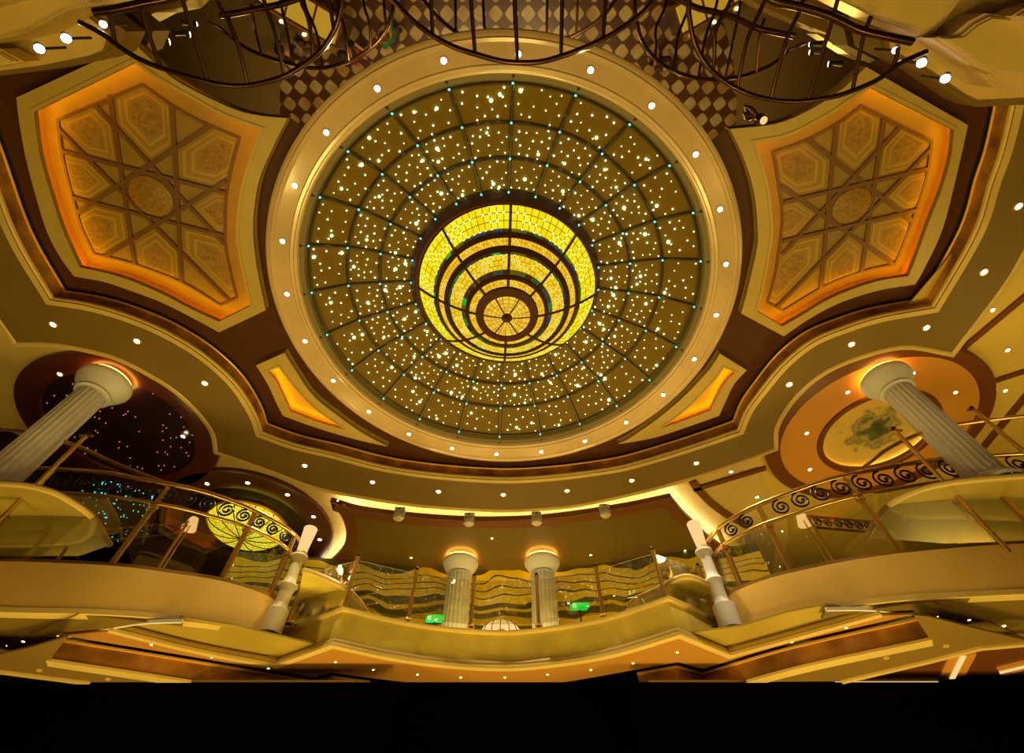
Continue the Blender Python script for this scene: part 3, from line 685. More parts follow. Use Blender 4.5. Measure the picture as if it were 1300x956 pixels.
# ================================================================ COLUMNS
def column(x, y, hc, rc, rs, label, base_h=2.75, gap=.06, cap=None):
    t = thing('fluted_column', label, 'column', 'white fluted columns')
    c = P(x, y, hc); k = rc/.385
    lathe('capital', [(0, hc), (rc*.93, hc), (rc, hc-.015), (rc, hc-.07), (rc*.97, hc-.09), (rc*.93, hc-.12), (rc*.80, hc-.19), (rc*.70, hc-.24), (rc*.64, hc-.27), (rc*.66, hc-.285), (rc*.66, hc-.30), (rs*1.02, hc-.31), (rs, hc-.34)], c, 'column', t, 48)
    lathe('shaft', [(rs, hc-.33, 1), (rs*1.0, hc-.37, 1), (rs*1.08, base_h+.12, 1), (rs*1.0, base_h+.11)], c, 'column', t, 120, flute=.075, nfl=20)
    lathe('plinth', [(rs*1.15, base_h+.13), (rs*1.35, base_h+.10), (rs*1.35, base_h+.05), (rs*1.5, base_h+.05), (rs*1.5, base_h)], c, 'column', t, 40)
    lathe('halo_light', [(rc*.80, hc+.012), (rc*.90, hc+.012), (rc*.90, hc+.03), (rc*.80, hc+.03), (rc*.80, hc+.012)], c, 'halo', t, 40)
    return c
colL = column(135, 486, 5.74, .385, .20, 'white fluted column rising behind the left balcony to the maroon ceiling', 3.64)
colR = column(1123, 481, 5.71, .36, .20, 'white fluted column rising behind the right balcony to the amber ceiling', 3.64)
column(585, 713, 5.55, .36, .24, 'left one of the two white columns at the back of the gallery', 2.75)
column(688, 712, 5.55, .36, .24, 'right one of the two white columns at the back of the gallery', 2.75)
# ================================================================ GALLERY PARAPET
HPB, HPT = 2.47, 2.87
PB = [[(139, 799), (250, 826), (351, 845)], [(351, 845), (423, 819)], [(423, 819), (496, 834.6), (565, 844), (646, 848), (727, 840), (785, 829), (861, 806)], [(861, 806), (925, 832)], [(925, 832), (1020, 806), (1118, 779)]]
pb = chain(PB, HPB, n=6)
pbm = chain([PB[0][-2:]]+PB[1:4]+[PB[4][:2]], HPB, n=6) if False else chain([[(338, 842), (351, 845)]]+PB[1:4]+[[(925, 832), (938, 828)]], HPB, n=6)
par = sweep('wall_parapet', pbm, [(0, HPB+.05), (0, HPT-.03), (.14, HPT-.03), (.14, HPB+.05)], 'parapet'); par.name = 'gallery_parapet'
tag(par, 'curved yellow marble gallery parapet with stepped mouldings crossing the lower middle', 'parapet')
link('coping', sweep_bm(pbm, [(-.03, HPT-.04), (-.04, HPT-.02), (-.04, HPT), (.17, HPT), (.17, HPT-.04)]), 'cream', par)
link('base_moulding', sweep_bm(pb, [(-.01, HPB+.07), (-.03, HPB+.04), (-.03, HPB+.02), (-.055, HPB-.0), (-.055, HPB-.028), (.02, HPB-.028), (.02, HPB+.07)]), 'cream', par)
gfl = offset(pb, .10)
slab('gallery_floor', ccw([(-4.6, 5.75)] + gfl + [(4.1, 5.6), (9.4, 6.2), (9.4, 12), (-9.4, 12), (-9.4, 6.4)]), 2.70, 2.75, 'stone', None, (), 'structure').name = 'floor'
# glass screen and brass posts on the parapet
posts = [((452, 704), (435, 775)), ((526, 721), (518, 788)), ((602, 729), (598, 796)), ((681, 728), (684, 795)), ((755, 717), (766, 783)), ((828, 696), (846, 764)), ((386, 722), (365, 792)), ((886, 716), (909, 785))]
pp = []
for i, (tp, bs) in enumerate(posts):
    X, Y = P(*bs, HPT)
    best = min(((abs(proj(X, Y, 3.0+k*.01)[1]-tp[1]), 3.0+k*.01) for k in range(150)))[1]
    pp.append((X, Y, best))
    lab = 'brass post %s' % ['at the left corner of the central glass screen', 'second from the left corner on the marble parapet', 'left of the glowing shell lamp on the marble parapet', 'right of the glowing shell lamp on the marble parapet', 'fifth from the left corner on the marble parapet', 'at the right corner of the central glass screen', 'beside the left newel pillar', 'beside the right newel pillar'][i]
    t = thing('railing_post', lab, 'post', 'brass posts on the gallery parapet')
    tube('shaft', [(X, Y, HPT), (X, Y, best-.04)], .026, 'brass', t, 12)
    lathe('collar', [(.026, best-.06), (.034, best-.05), (.034, best-.035), (.02, best-.03)], (X, Y), 'brass', t, 14)
    lathe('finial', [(.0, best+.02), (.015, best+.012), (.024, best-.005), (.02, best-.025), (.012, best-.032)], (X, Y), 'iron', t, 14)
    lathe('foot', [(.026, HPT+.03), (.045, HPT+.02), (.05, HPT), (.0, HPT)], (X, Y), 'brass', t, 14)
order = [6, 0, 1, 2, 3, 4, 5, 7]
for k in range(7):
    a, b = pp[order[k]], pp[order[k+1]]
    d = Vector((b[0]-a[0], b[1]-a[1])).normalized()*.035
    nrm = Vector((-d.y, d.x)).normalized()*.006
    bm = bmesh.new(); q = []
    for p, s_, tp in ((a, 1, a[2]-.08), (b, -1, b[2]-.08)):
        for z in (HPT+.03, tp):
            for w in (-1, 1): q.append(bm.verts.new((p[0]+s_*d.x+w*nrm.x, p[1]+s_*d.y+w*nrm.y, z+CZ)))
    for f in ((0, 1, 3, 2), (4, 5, 7, 6), (0, 2, 6, 4), (1, 3, 7, 5), (2, 3, 7, 6), (0, 1, 5, 4)): bm.faces.new([q[i] for i in f])
    gp_ = link('glass_panel', bm, 'glassw')
    tag(gp_, 'clear glass screen panel, %s from the left between brass posts of the gallery parapet' % ORD[k], 'glass panel', 'glass panels on the gallery parapet')
# back wall of the gallery, striped to paint the wavy glass reflection
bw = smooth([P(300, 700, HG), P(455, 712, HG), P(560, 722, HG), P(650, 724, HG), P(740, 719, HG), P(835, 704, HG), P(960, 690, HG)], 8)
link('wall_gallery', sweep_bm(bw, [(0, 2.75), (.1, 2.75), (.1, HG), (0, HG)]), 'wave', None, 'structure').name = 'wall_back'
# ================================================================ SIDE BALCONIES
HBS = 3.0
def ip(xs, ys, x):
    if x <= xs[0]: return ys[0]
    for i in range(len(xs)-1):
        if x <= xs[i+1]: return ys[i]+(ys[i+1]-ys[i])*(x-xs[i])/(xs[i+1]-xs[i])
    return ys[-1]
def balcony(side, base, tops, mids, bots, postpx, lab, nsc):
    """base: plan points of the fascia face; heights of rail, second rail, fascia foot along it"""
    n = len(base)
    sm = smooth([(b[0], b[1], tops[i], mids[i], bots[i]) for i, b in enumerate(base)], 8)
    path = [(p[0], p[1]) for p in sm]; inw = 1 if side == 'left' else -1   # inward = away from the atrium
    t = thing('balcony', 'curved %s balcony with tan fascia' % side, 'balcony')
    t['label'] = 'curved tan-fronted %s balcony platform jutting over the atrium' % side
    N = len(path)
    def strip(pa, lo, hi, th, m, nm, par):
        bm = bmesh.new(); pb2 = offset(pa, th*inw)
        rows = [[bm.verts.new((p[0], p[1], z+CZ)) for p, z in ((pa[i], lo[i]), (pa[i], hi[i]), (pb2[i], hi[i]), (pb2[i], lo[i]))] for i in range(len(pa))]
        for i in range(len(pa)-1):
            for j in range(4): bm.faces.new((rows[i][j], rows[i+1][j], rows[i+1][(j+1) % 4], rows[i][(j+1) % 4]))
        bm.faces.new(rows[0]); bm.faces.new(rows[-1][::-1])
        return link(nm, bm, m, par, None, True)
    bot = [p[4] for p in sm]; top = [p[2] for p in sm]; mid = [p[3] for p in sm]
    strip(path, bot, [HBS]*N, .10, 'fascia', 'fascia', t)
    strip(offset(path, -.012*inw), [b-.03 for b in bot], [b+.02 for b in bot], .12, 'cream', 'lower_moulding', t)
    # floor of the balcony
    back = [(path[-1][0], path[-1][1]+.9), (path[0][0]+(-.2 if side == 'left' else .2), path[-1][1]+.9)]
    slab('deck', ccw([(p[0], p[1]+.03) for p in path] + back), HBS-.08, HBS-.01, 'stone', t)
    # railing
    rl = thing('balustrade', 'scrollwork and glass balustrade with brass rails along the %s balcony' % side, 'balustrade', 'balustrades of the side balconies')
    ins = offset(path, .05*inw)
    def rail(z, r, nm, m='brass'):
        o = tube(nm, [(ins[i][0], ins[i][1], z[i]) for i in range(N)], r, m, rl, 10); return o
    rail(top, .030, 'top_rail'); rail(mid, .022, 'lower_rail')
    strip(offset(path, .025*inw), [HBS]*N, [HBS+.05]*N, .05, 'brass', 'base_channel', rl)
    strip(offset(path, .045*inw), [HBS+.05]*N, [m_-.02 for m_ in mid], .01, 'glass', 'glass_panel', rl)
    # posts
    cum = [0]
    for i in range(1, N): cum.append(cum[-1]+math.dist(ins[i], ins[i-1]))
    def at(s):
        for i in range(N-1):
            if cum[i+1] >= s:
                k = (s-cum[i])/max(1e-9, cum[i+1]-cum[i]); L_ = lambda a, b: a+(b-a)*k
                return (L_(ins[i][0], ins[i+1][0]), L_(ins[i][1], ins[i+1][1]), L_(top[i], top[i+1]), L_(mid[i], mid[i+1]), (ins[i+1][0]-ins[i][0], ins[i+1][1]-ins[i][1]))
        return (*ins[-1], top[-1], mid[-1], (ins[-1][0]-ins[-2][0], ins[-1][1]-ins[-2][1]))
    ss = []
    for px in postpx:
        best = min((abs(proj(*ins[i], HBS)[0]-px), cum[i]) for i in range(N)); ss.append(best[1])
    for s in ss:
        q = at(s); X, Y = q[0], q[1]-.04*0
        po = link('post', bar_bm((X, Y, HBS), (X, Y, q[2]-.02), .06, .03), 'brass', rl)
        link('bracket', bar_bm((X, Y-.03, q[3]-.05), (X, Y+.03, q[3]-.05), .10, .04), 'brass', po)
    # scrolls
    s = .06
    while s < cum[-1]-.05:
        q = at(s); st_ = 2*((q[2]-q[3])/2-.026)+.012; s += st_/2; s_mid = s; s += st_/2
        if any(abs(s_mid-z) < .05 for z in ss): continue
        q = at(s_mid); hb = (q[2]-q[3])/2; cz = (q[2]+q[3])/2; l = math.hypot(*q[4]); dx, dy = q[4][0]/l, q[4][1]/l
        R = hb-.030; pts = []
        for j in range(37):
            a = j/36*2*PI*1.75; r = R*(1-.80*j/36); u_ = r*math.cos(a+PI*.5)*(1 if side == 'left' else -1); v_ = r*math.sin(a+PI*.5)
            pts.append((q[0]+dx*u_, q[1]+dy*u_, cz+v_))
        b2 = tube_bm(pts, .013, 6); ball_bm(pts[-1], .026, b2, 1); link('scroll', b2, 'iron', rl, None, True)
    # smoked underside
    return t, path, bot
bL = PP([(-170, 712), (0, 712.6), (84, 715), (152, 719), (211, 726.5), (279, 737), (330, 752), (353, 765)], HBS) + [(-2.80, 6.05), (-2.86, 6.25)]
tL, pathL, botL = balcony('left', bL, [4.40, 4.32, 4.22, 4.15, 4.09, 3.97, 3.88, 3.83, 3.80, 3.78], [4.02, 3.96, 3.91, 3.85, 3.80, 3.73, 3.66, 3.61, 3.59, 3.57], [2.49, 2.49, 2.49, 2.51, 2.54, 2.56, 2.61, 2.68, 2.70, 2.70], [-45, 134, 275, 339, 352], 'left', 24)
bR = PP([(1480, 688), (1300, 690), (1185, 698), (1115, 706), (1058, 715.5), (1000, 728), (965, 738), (937, 749), (922, 759)], HBS) + [(2.51, 5.93), (2.55, 6.12)]
tR, pathR, botR = balcony('right', bR, [4.32, 4.22, 4.13, 4.07, 4.0, 3.93, 3.87, 3.81, 3.77, 3.75, 3.74], [3.96, 3.89, 3.82, 3.77, 3.71, 3.67, 3.62, 3.59, 3.56, 3.55, 3.54], [2.5, 2.5, 2.52, 2.55, 2.57, 2.6, 2.62, 2.65, 2.68, 2.70, 2.70], [925, 944, 1010, 1142, 1330], 'right', 26)
# undersides: smoked panel, then pale lit soffit nearer the gallery
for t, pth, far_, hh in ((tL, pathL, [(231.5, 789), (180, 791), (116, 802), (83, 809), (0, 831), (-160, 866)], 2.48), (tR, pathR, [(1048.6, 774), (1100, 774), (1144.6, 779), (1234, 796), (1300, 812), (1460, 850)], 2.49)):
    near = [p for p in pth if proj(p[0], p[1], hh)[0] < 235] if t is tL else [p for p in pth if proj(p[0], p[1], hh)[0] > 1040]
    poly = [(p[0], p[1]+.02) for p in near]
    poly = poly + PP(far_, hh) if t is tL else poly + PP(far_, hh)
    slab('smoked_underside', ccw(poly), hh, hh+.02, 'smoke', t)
    edge = smooth(PP(far_, hh), 5)
    sm_ = PP([(100, 779), (62, 793), (20, 813)], hh-.004) if t is tL else PP([(1178, 762), (1226, 777), (1310, 812)], hh-.004)
    tube('seam', [(a[0], a[1], hh-.004) for a in sm_], .008, 'brass', t, 6)
    link('glass_edge', sweep_bm(edge, [(-.012, hh-.012), (.012, hh-.012), (.012, hh+.02), (-.012, hh+.02)]), 'column', t)
for i, (x, y) in enumerate([(30, 814), (74, 806.5), (9, 819)]):
    downlight(x, y, 2.478, 'downlight under the left balcony in its smoked underside, %s' % ('the bright one', 'the small one furthest right', 'the dim one at the frame edge')[i], 'downlights under the left balcony', (.016, .009, .008)[i], 'lamp', 'gold')
for i, (x, y) in enumerate([(1230, 786.5), (1274, 794), (1189.6, 782), (1247, 805)]):
    downlight(x, y, 2.488, 'downlight under the right balcony in its smoked underside, %s' % ('second from its left', 'the brightest', 'first and smallest from its left', 'lowest near the glass edge')[i], 'downlights under the right balcony', (.016, .018, .009, .013)[i], 'lamp', 'gold')
# newel pillars with lamps
for (x, y, lab) in ((372, 745, 'left'), (908, 737, 'right')):
    X, Y = (-2.80, 5.84) if lab == 'left' else (2.50, 5.72)
    t = thing('newel_pillar', 'pale stone newel pillar with flared cap at the end of the %s balcony' % lab, 'pillar', 'newel pillars')
    m = 'stone' if lab == 'left' else 'column'
    lathe('shaft', [(.085, HPT), (.085, 3.12), (.10, 3.16), (.115, 3.19), (.10, 3.22), (.078, 3.25), (.07, 3.30), (.066, 3.50)], (X, Y), m, t, 32)
    lathe('cap', [(.066, 3.49), (.085, 3.53), (.11, 3.57), (.105, 3.60), (.06, 3.61), (.0, 3.61)], (X, Y), m, t, 32)
    lathe('base', [(.13, HPT-.24), (.13, HPT+.02), (.09, HPT+.06), (.085, HPT+.1)], (X, Y), m, t, 32)
    t = thing('cylinder_lamp', 'glowing frosted cylinder lamp standing on the %s newel pillar' % lab, 'lamp', 'newel lamps')
    lathe('lamp_shade', [(.0, 3.66), (.058, 3.655), (.066, 3.67), (.092, 4.0), (.088, 4.005), (.0, 4.003)], (X, Y), 'shade', t, 32)
    lathe('lamp_foot', [(.0, 3.61), (.06, 3.612), (.07, 3.63), (.055, 3.66), (.0, 3.66)], (X, Y), 'brass', t, 24)
# shell lamp and exit signs standing in for glass reflections, behind the central screen
sl = thing('shell_lamp', 'glowing ribbed half dome lamp behind the middle of the gallery parapet', 'lamp')
cx, cy = P(635, 800, 3.02); cy += .35
prf = [(.30*math.cos(a), 3.06+.22*math.sin(a)) for a in [i*PI/2/8 for i in range(9)]]
lathe('lamp_shade', prf, (cx, cy), 'shade', sl, 40)
for k in range(16):
    a = k*PI/8; tube('lamp_rib', [(cx+r*1.01*math.cos(a), cy+r*1.01*math.sin(a), h+.002) for r, h in prf], .006, 'iron', sl, 5)
lathe('stem', [(.0, 3.06), (.30, 3.06), (.31, 3.03), (.05, 3.0), (.05, 2.8), (.15, 2.75), (0, 2.75)], (cx, cy), 'brass', sl, 24)
for i, (x, y) in enumerate([(552, 784.5), (736, 769)]):
    t = thing('exit_sign_reflection', 'glowing green exit sign built for its reflection in the gallery glass, %s of the shell lamp' % ('left', 'right')[i], 'exit sign', 'green exit sign reflections')
    h = 3.35 if i == 0 else 3.42; X, Y = P(x, y, h)
    bm = slab_bm([(X-.13, Y), (X+.13, Y), (X+.13, Y+.04), (X-.13, Y+.04)], h-.045, h+.045); bmesh.ops.bevel(bm, geom=[e for e in bm.edges if abs(e.verts[0].co.y-e.verts[1].co.y) > .01], offset=.03, segments=3, affect='EDGES'); link('housing', bm, 'green', t)
    # running figure, arrow
    bm = bmesh.new(); ball_bm((X-.01, Y-.004, h+.022), .010, bm)
    for a, b in (((-.01, .012), (-.02, -.012)), ((-.02, -.012), (-.04, -.03)), ((-.018, -.01), (.005, -.03)), ((-.012, .008), (.012, .0)), ((.03, 0), (.085, 0)), ((.085, 0), (.068, .018)), ((.085, 0), (.068, -.018)), ((-.09, .02), (-.055, .02)), ((-.09, -.02), (-.055, -.02)), ((-.09, -.02), (-.09, .02)), ((-.055, -.02), (-.055, .02))):
        bar_bm((X+a[0], Y-.004, h+a[1]), (X+b[0], Y-.004, h+b[1]), .008, .008, bm)
    link('pictogram', bm, 'exitwhite', t)
    tube('stand', [(X, Y+.03, h-.045), (X, Y+.03, 2.75)], .012, 'iron', t, 6)
# ================================================================ LOWER CEILINGS UNDER THE DECK
HL = 2.45
lowp = offset(pb, .0)
G2L = [[(79, 811), (231.5, 835.6), (400, 864)], [(400, 864), (423, 858)], [(423, 858), (500, 868), (570, 875), (646, 877), (700, 872), (746, 865), (858, 845)], [(858, 845), (891, 854)], [(891, 854), (1002, 821), (1164, 784)]]
g2 = chain(G2L, HL, n=5)
YC = lambda h: h/.3695
def cuty(p, h):  # the lower ceilings stop against the added near-black wall
    return [(x, min(y, YC(h))) for x, y in p]
lp_ = [p for p in lowp if -5.2 < p[0] < 5.0]
slab('lower_soffit', ccw(lp_ + cuty([p for p in offset(g2, -.08) if p[0] < 4.9], HL)[::-1]), HL, HL+.02, 'soffit_o', None, (), 'structure').name = 'ceiling'
g2c = cuty(g2, HL)
g2l = [p for p in g2 if p[0] < -1.32 and p[1] < YC(HL)-.04]; g2r = [p for p in g2 if p[0] > 1.32 and p[1] < YC(HL)-.04]
for _g in (g2l, g2r): sweep('trim_15', _g, [(-.022, HL-.028), (.005, HL-.028), (.005, HL-.008), (-.022, HL-.008)], 'gold', kind='structure')
for i, g in enumerate((g2l, g2r)):
    link('trim_%d' % (16+i), sweep_bm(g, [(0, HL-.015), (.0, HL-.19), (.06, HL-.19), (.06, HL-.015)]), 'copper2', None, 'structure')
    link('trim_%d' % (18+i), sweep_bm(g, [(-.01, HL-.19), (-.01, HL-.215), (.14, HL-.215), (.14, HL-.19)]), 'cream', None, 'structure')
    slab('trim_%d' % (20+i), ccw(offset(g, -.085)+g[::-1]), HL+.03, HL+.05, 'black', None, (), 'structure')  # black sheet put in for the shade inside the groove
HL2 = HL-.21
lo_l = [P(-140, 826, HL2), P(0, 852, HL2), P(116, 867, HL2), P(232, 867, HL2)]
lo_r = [P(936, 866, HL2), P(1068, 865, HL2), P(1178, 839, HL2), P(1244, 822, HL2), P(1300, 817, HL2), P(1335, 820, HL2)]
gl2 = cuty([p for p in offset(g2l, .08)], HL2); gr2 = cuty([p for p in offset(g2r, .08)], HL2)
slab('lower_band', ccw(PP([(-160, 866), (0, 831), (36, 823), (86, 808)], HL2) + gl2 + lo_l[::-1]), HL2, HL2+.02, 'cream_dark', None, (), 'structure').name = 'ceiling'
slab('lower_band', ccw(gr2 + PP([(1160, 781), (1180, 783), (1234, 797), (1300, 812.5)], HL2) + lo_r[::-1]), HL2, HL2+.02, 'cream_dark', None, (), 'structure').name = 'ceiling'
for i, g in enumerate((lo_l[:3], lo_r[1:])):
    link('trim_%d' % (22+i), sweep_bm(g, [(-.03, HL2-.02), (.03, HL2-.02), (.03, HL2+.08), (-.03, HL2+.08)]), 'cream', None, 'structure')
for i, (x, y) in enumerate([(192.5, 818), (269, 834), (341, 848), (426, 840), (474, 850), (530, 856), (585, 859.6), (641, 859.6), (695, 856), (750, 850), (803.5, 841.5), (859.6, 827.7), (939, 830), (1005, 814.5), (1074, 796.6)]):
    downlight(x, y, HL-.001, '%s small downlight from the left in the orange soffit below the parapet' % ORD[i], 'downlights in the orange soffit', .0135, 'lamp', 'gold')
for i, (x, y) in enumerate([(50, 851), (137, 862), (1125, 835), (1201, 820)]):
    downlight(x, y, HL2-.001, 'unlit ceiling spot in the low beige band, %s' % ('leftmost of all', 'second from the left edge', 'third from the left edge', 'rightmost of all')[i], 'unlit spots in the low beige band', .018, 'cream_dark', 'cream')
# low amber-lit wood ceiling at the far lower right
hh = 2.36
slab('low_wood_ceiling', ccw([P(1060, 866, hh), P(1178, 836, hh), P(1244, 819, hh), P(1300, 815.5, hh), P(1420, 835, hh), P(1420, 866, hh)]), hh, hh+.02, 'trimbrown', None, (), 'structure').name = 'ceiling'
for i, (p, q, w) in enumerate(((((1208, 860)), (1222, 832), .11), ((1060, 865.2), (1190, 865.2), .05), ((1268, 853), (1330, 838), .09))):
    t = thing('light_trough', 'amber-lit light trough in the low wooden ceiling, %s' % ('the short diagonal one', 'the flat one along the lower edge', 'the one at the right edge')[i], 'light trough', 'amber light troughs')
    A, B = P(*p, hh-.01), P(*q, hh-.01)
    link('channel', bar_bm((*A, hh-.005), (*B, hh-.005), w+.16, .02), 'orange', t); link('tube', bar_bm((*A, hh-.02), (*B, hh-.02), w*.5, .012), 'shade', t)
# pale soffits at the two ends between balcony and parapet
for nm, pl in (('l', [(130, 800), (160, 786), (231, 784), (298, 794), (345, 806), (372, 812), (420, 822), (351, 847)]), ('r', [(1125, 778), (1050, 768), (1002, 777), (942, 795), (905, 800), (860, 806), (922, 833)])):
    slab('pale_soffit', ccw(PP(pl, 2.55)), 2.55, 2.57, 'landing', None, (), 'structure').name = 'ceiling'
# ================================================================ ADDED NEAR-BLACK WALLS below the low ceilings, room shell
def wall(name, x0, x1, y0, y1, h0, h1, m): return slab(name, [(x0, y0), (x1, y0), (x1, y1), (x0, y1)], h0, h1, m, None, (), 'structure')
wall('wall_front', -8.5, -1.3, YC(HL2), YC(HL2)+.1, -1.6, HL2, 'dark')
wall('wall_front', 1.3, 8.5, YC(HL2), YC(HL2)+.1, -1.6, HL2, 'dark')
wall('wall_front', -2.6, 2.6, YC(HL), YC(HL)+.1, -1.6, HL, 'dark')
wall('wall_left', -9.6, -9.5, -3.5, 12, -1.6, 6, 'wallbrown'); wall('wall_right', 9.5, 9.6, -3.5, 12, -1.6, 6, 'wallbrown'); wall('wall_rear', -9.6, 9.6, -3.6, -3.5, -1.6, 6, 'wallbrown')
slab('floor', [(-9.5, -3.5), (9.5, -3.5), (9.5, 6.5), (-9.5, 6.5)], -1.65, -1.6, 'floor', None, (), 'structure')
def person(px, py, ang, top, legs, hair, label):
    X, Y = P(px, py, 12.6); R_ = Matrix.Rotation(ang, 4, 'Z'); T_ = Matrix.Translation((X, Y, 0)) @ R_
    t = None
    me = bpy.data.meshes.new('body')
    J = {'pel': (0, 0, .95, .13), 'wai': (0, 0, 1.10, .12), 'che': (0, .01, 1.32, .15), 'nec': (0, .01, 1.49, .055), 'chin': (0, .02, 1.56, .075), 'head': (0, .02, 1.66, .095),
         'sl': (-.17, 0, 1.41, .06), 'el': (-.23, .03, 1.13, .042), 'wl': (-.22, .14, .91, .03), 'hl': (-.215, .17, .84, .035), 'sr': (.17, 0, 1.41, .06), 'er': (.24, .02, 1.14, .042), 'wr': (.17, .24, 1.06, .03), 'hr': (.13, .30, 1.06, .035),
         'pl': (-.09, 0, .88, .095), 'kl': (-.10, .02, .50, .06), 'al': (-.10, -.02, .09, .04), 'fl': (-.11, .13, .035, .035), 'pr': (.09, 0, .88, .095), 'kr': (.10, .04, .50, .06), 'ar': (.10, .0, .09, .04), 'fr': (.11, .15, .035, .035)}
    E_ = [('pel', 'wai'), ('wai', 'che'), ('che', 'nec'), ('nec', 'chin'), ('chin', 'head'), ('che', 'sl'), ('sl', 'el'), ('el', 'wl'), ('wl', 'hl'), ('che', 'sr'), ('sr', 'er'), ('er', 'wr'), ('wr', 'hr'), ('pel', 'pl'), ('pl', 'kl'), ('kl', 'al'), ('al', 'fl'), ('pel', 'pr'), ('pr', 'kr'), ('kr', 'ar'), ('ar', 'fr')]
    K = list(J)
    me.from_pydata([T_ @ Vector(J[k][:3]) for k in K], [(K.index(a), K.index(b)) for a, b in E_], [])
    o = bpy.data.objects.new('person', me); COL.objects.link(o)
    md = o.modifiers.new('skin', 'SKIN'); sv = me.skin_vertices[0].data
    for i, k in enumerate(K): sv[i].radius = (J[k][3], J[k][3]*(.8 if k in ('pel', 'wai', 'che') else 1))
    sv[0].use_root = True
    o.modifiers.new('sub', 'SUBSURF').levels = 2; o.modifiers['sub'].render_levels = 2
    me.materials.append(mat('skin', (.55, .30, .18), .5)); tag(o, label, 'person')
    def shell(nm, keys, grow, m):
        mm = bpy.data.meshes.new(nm); ks = [k for k in K if k in keys]
        mm.from_pydata([T_ @ Vector(J[k][:3]) for k in ks], [(ks.index(a), ks.index(b)) for a, b in E_ if a in ks and b in ks], [])
        c = bpy.data.objects.new(nm, mm); COL.objects.link(c); c.modifiers.new('skin', 'SKIN'); v = mm.skin_vertices[0].data
        for i, k in enumerate(ks): v[i].radius = ((J[k][3]+grow), (J[k][3]+grow)*(.82 if k in ('pel', 'wai', 'che') else 1))
        v[0].use_root = True
        c.modifiers.new('sub', 'SUBSURF').render_levels = 2; mm.materials.append(m); c.parent = o
    shell('top', ('pel', 'wai', 'che', 'sl', 'el', 'sr', 'er'), .018, mat('cloth', top, .8)); shell('trousers', ('pel', 'pl', 'kl', 'al', 'pr', 'kr', 'ar'), .014, mat('cloth', legs, .8))
    bm = bmesh.new(); bmesh.ops.create_uvsphere(bm, u_segments=20, v_segments=12, radius=.118, matrix=T_ @ Matrix.Translation((0, -.012, 1.70)) @ Matrix.Diagonal((.9, 1, .85, 1))); link('hair', bm, mat('hair', hair, .6), o, None, True)
    bm = bmesh.new()
    for sx in (-1, 1): bmesh.ops.create_icosphere(bm, subdivisions=2, radius=.012, matrix=T_ @ Matrix.Translation((sx*.032, .108, 1.655)))
    link('eyes', bm, 'iron', o)
    for side_ in (-1, 1):
        hx, hy, hz = J['hl' if side_ < 0 else 'hr'][:3]; bm = bmesh.new()
        for q in range(4):
            a_ = T_ @ Vector((hx-.025+q*.017, hy+.02, hz-.01)); b_ = T_ @ Vector((hx-.027+q*.018, hy+.065, hz-.03)); c_ = T_ @ Vector((hx-.027+q*.018, hy+.075, hz-.06))
            tube_bm([(v.x, v.y, v.z-CZ) for v in (a_, b_, c_)], .009, 6, bm)
        a_ = T_ @ Vector((hx-side_*.03, hy-.01, hz)); b_ = T_ @ Vector((hx-side_*.055, hy+.03, hz-.015)); tube_bm([(v.x, v.y, v.z-CZ) for v in (a_, b_)], .010, 6, bm)
        link('fingers', bm, me.materials[0], o)
person(497, 45, 2.0, (.02, .22, .05), (.05, .05, .06), (.08, .04, .02), 'person in a green top reflected in the mirror ceiling beside the marble ring')
person(448, 68, -1.2, (.03, .02, .03), (.25, .02, .03), (.02, .012, .01), 'person in a dark top and red trousers reflected near the left hooped railing')
person(372, 62, .7, (.012, .012, .02), (.35, .30, .22), (.015, .01, .01), 'person in a black top and pale trousers reflected behind the left hooped railing')
person(842, 82, 2.8, (.06, .03, .05), (.05, .03, .02), (.03, .015, .01), 'person in a plum top reflected beside the right hooped railing')
def counter(px, py, ang, lab):
    X, Y = P(px, py, 13.0); t = thing('display_counter', lab, 'counter', 'lit display counters'); R_ = Matrix.Translation((X, Y, -1.6+CZ)) @ Matrix.Rotation(ang, 4, 'Z')
    def bx(nm, x0, x1, y0, y1, z0, z1, m):
        bm = bmesh.new(); bmesh.ops.create_cube(bm, size=1, matrix=R_ @ Matrix.Translation(((x0+x1)/2, (y0+y1)/2, (z0+z1)/2)) @ Matrix.Diagonal((x1-x0, y1-y0, z1-z0, 1))); link(nm, bm, m, t)
    bx('cabinet', -.9, .9, -.32, .32, 0, .8, 'trimbrown'); bx('plinth', -.85, .85, -.28, .28, 0, .05, 'black')
    for k in range(3): bx('light_tray', -.85+k*.58, -.33+k*.58, -.26, .26, .8, .83, 'tray')
    bx('glass_top', -.88, .88, -.3, .3, 1.0, 1.01, 'glass'); bx('worktop', -.9, .9, .3, .42, .8, 1.02, 'brass')
    for k in range(4):
        bm = bmesh.new(); bmesh.ops.create_icosphere(bm, subdivisions=2, radius=.035, matrix=R_ @ Matrix.Translation((-.75+k*.5, .36, 1.06))); link('counter_lamp', bm, 'lampdim', t)
M['tray'] = glow('yellow_display_light', (1, .62, .06), .8)
counter(388, 14, .5, 'lit yellow display counter reflected in the mirror ceiling behind the left hooped railing')
counter(905, -2, -.5, 'lit yellow display counter reflected in the mirror ceiling behind the right hooped railing')
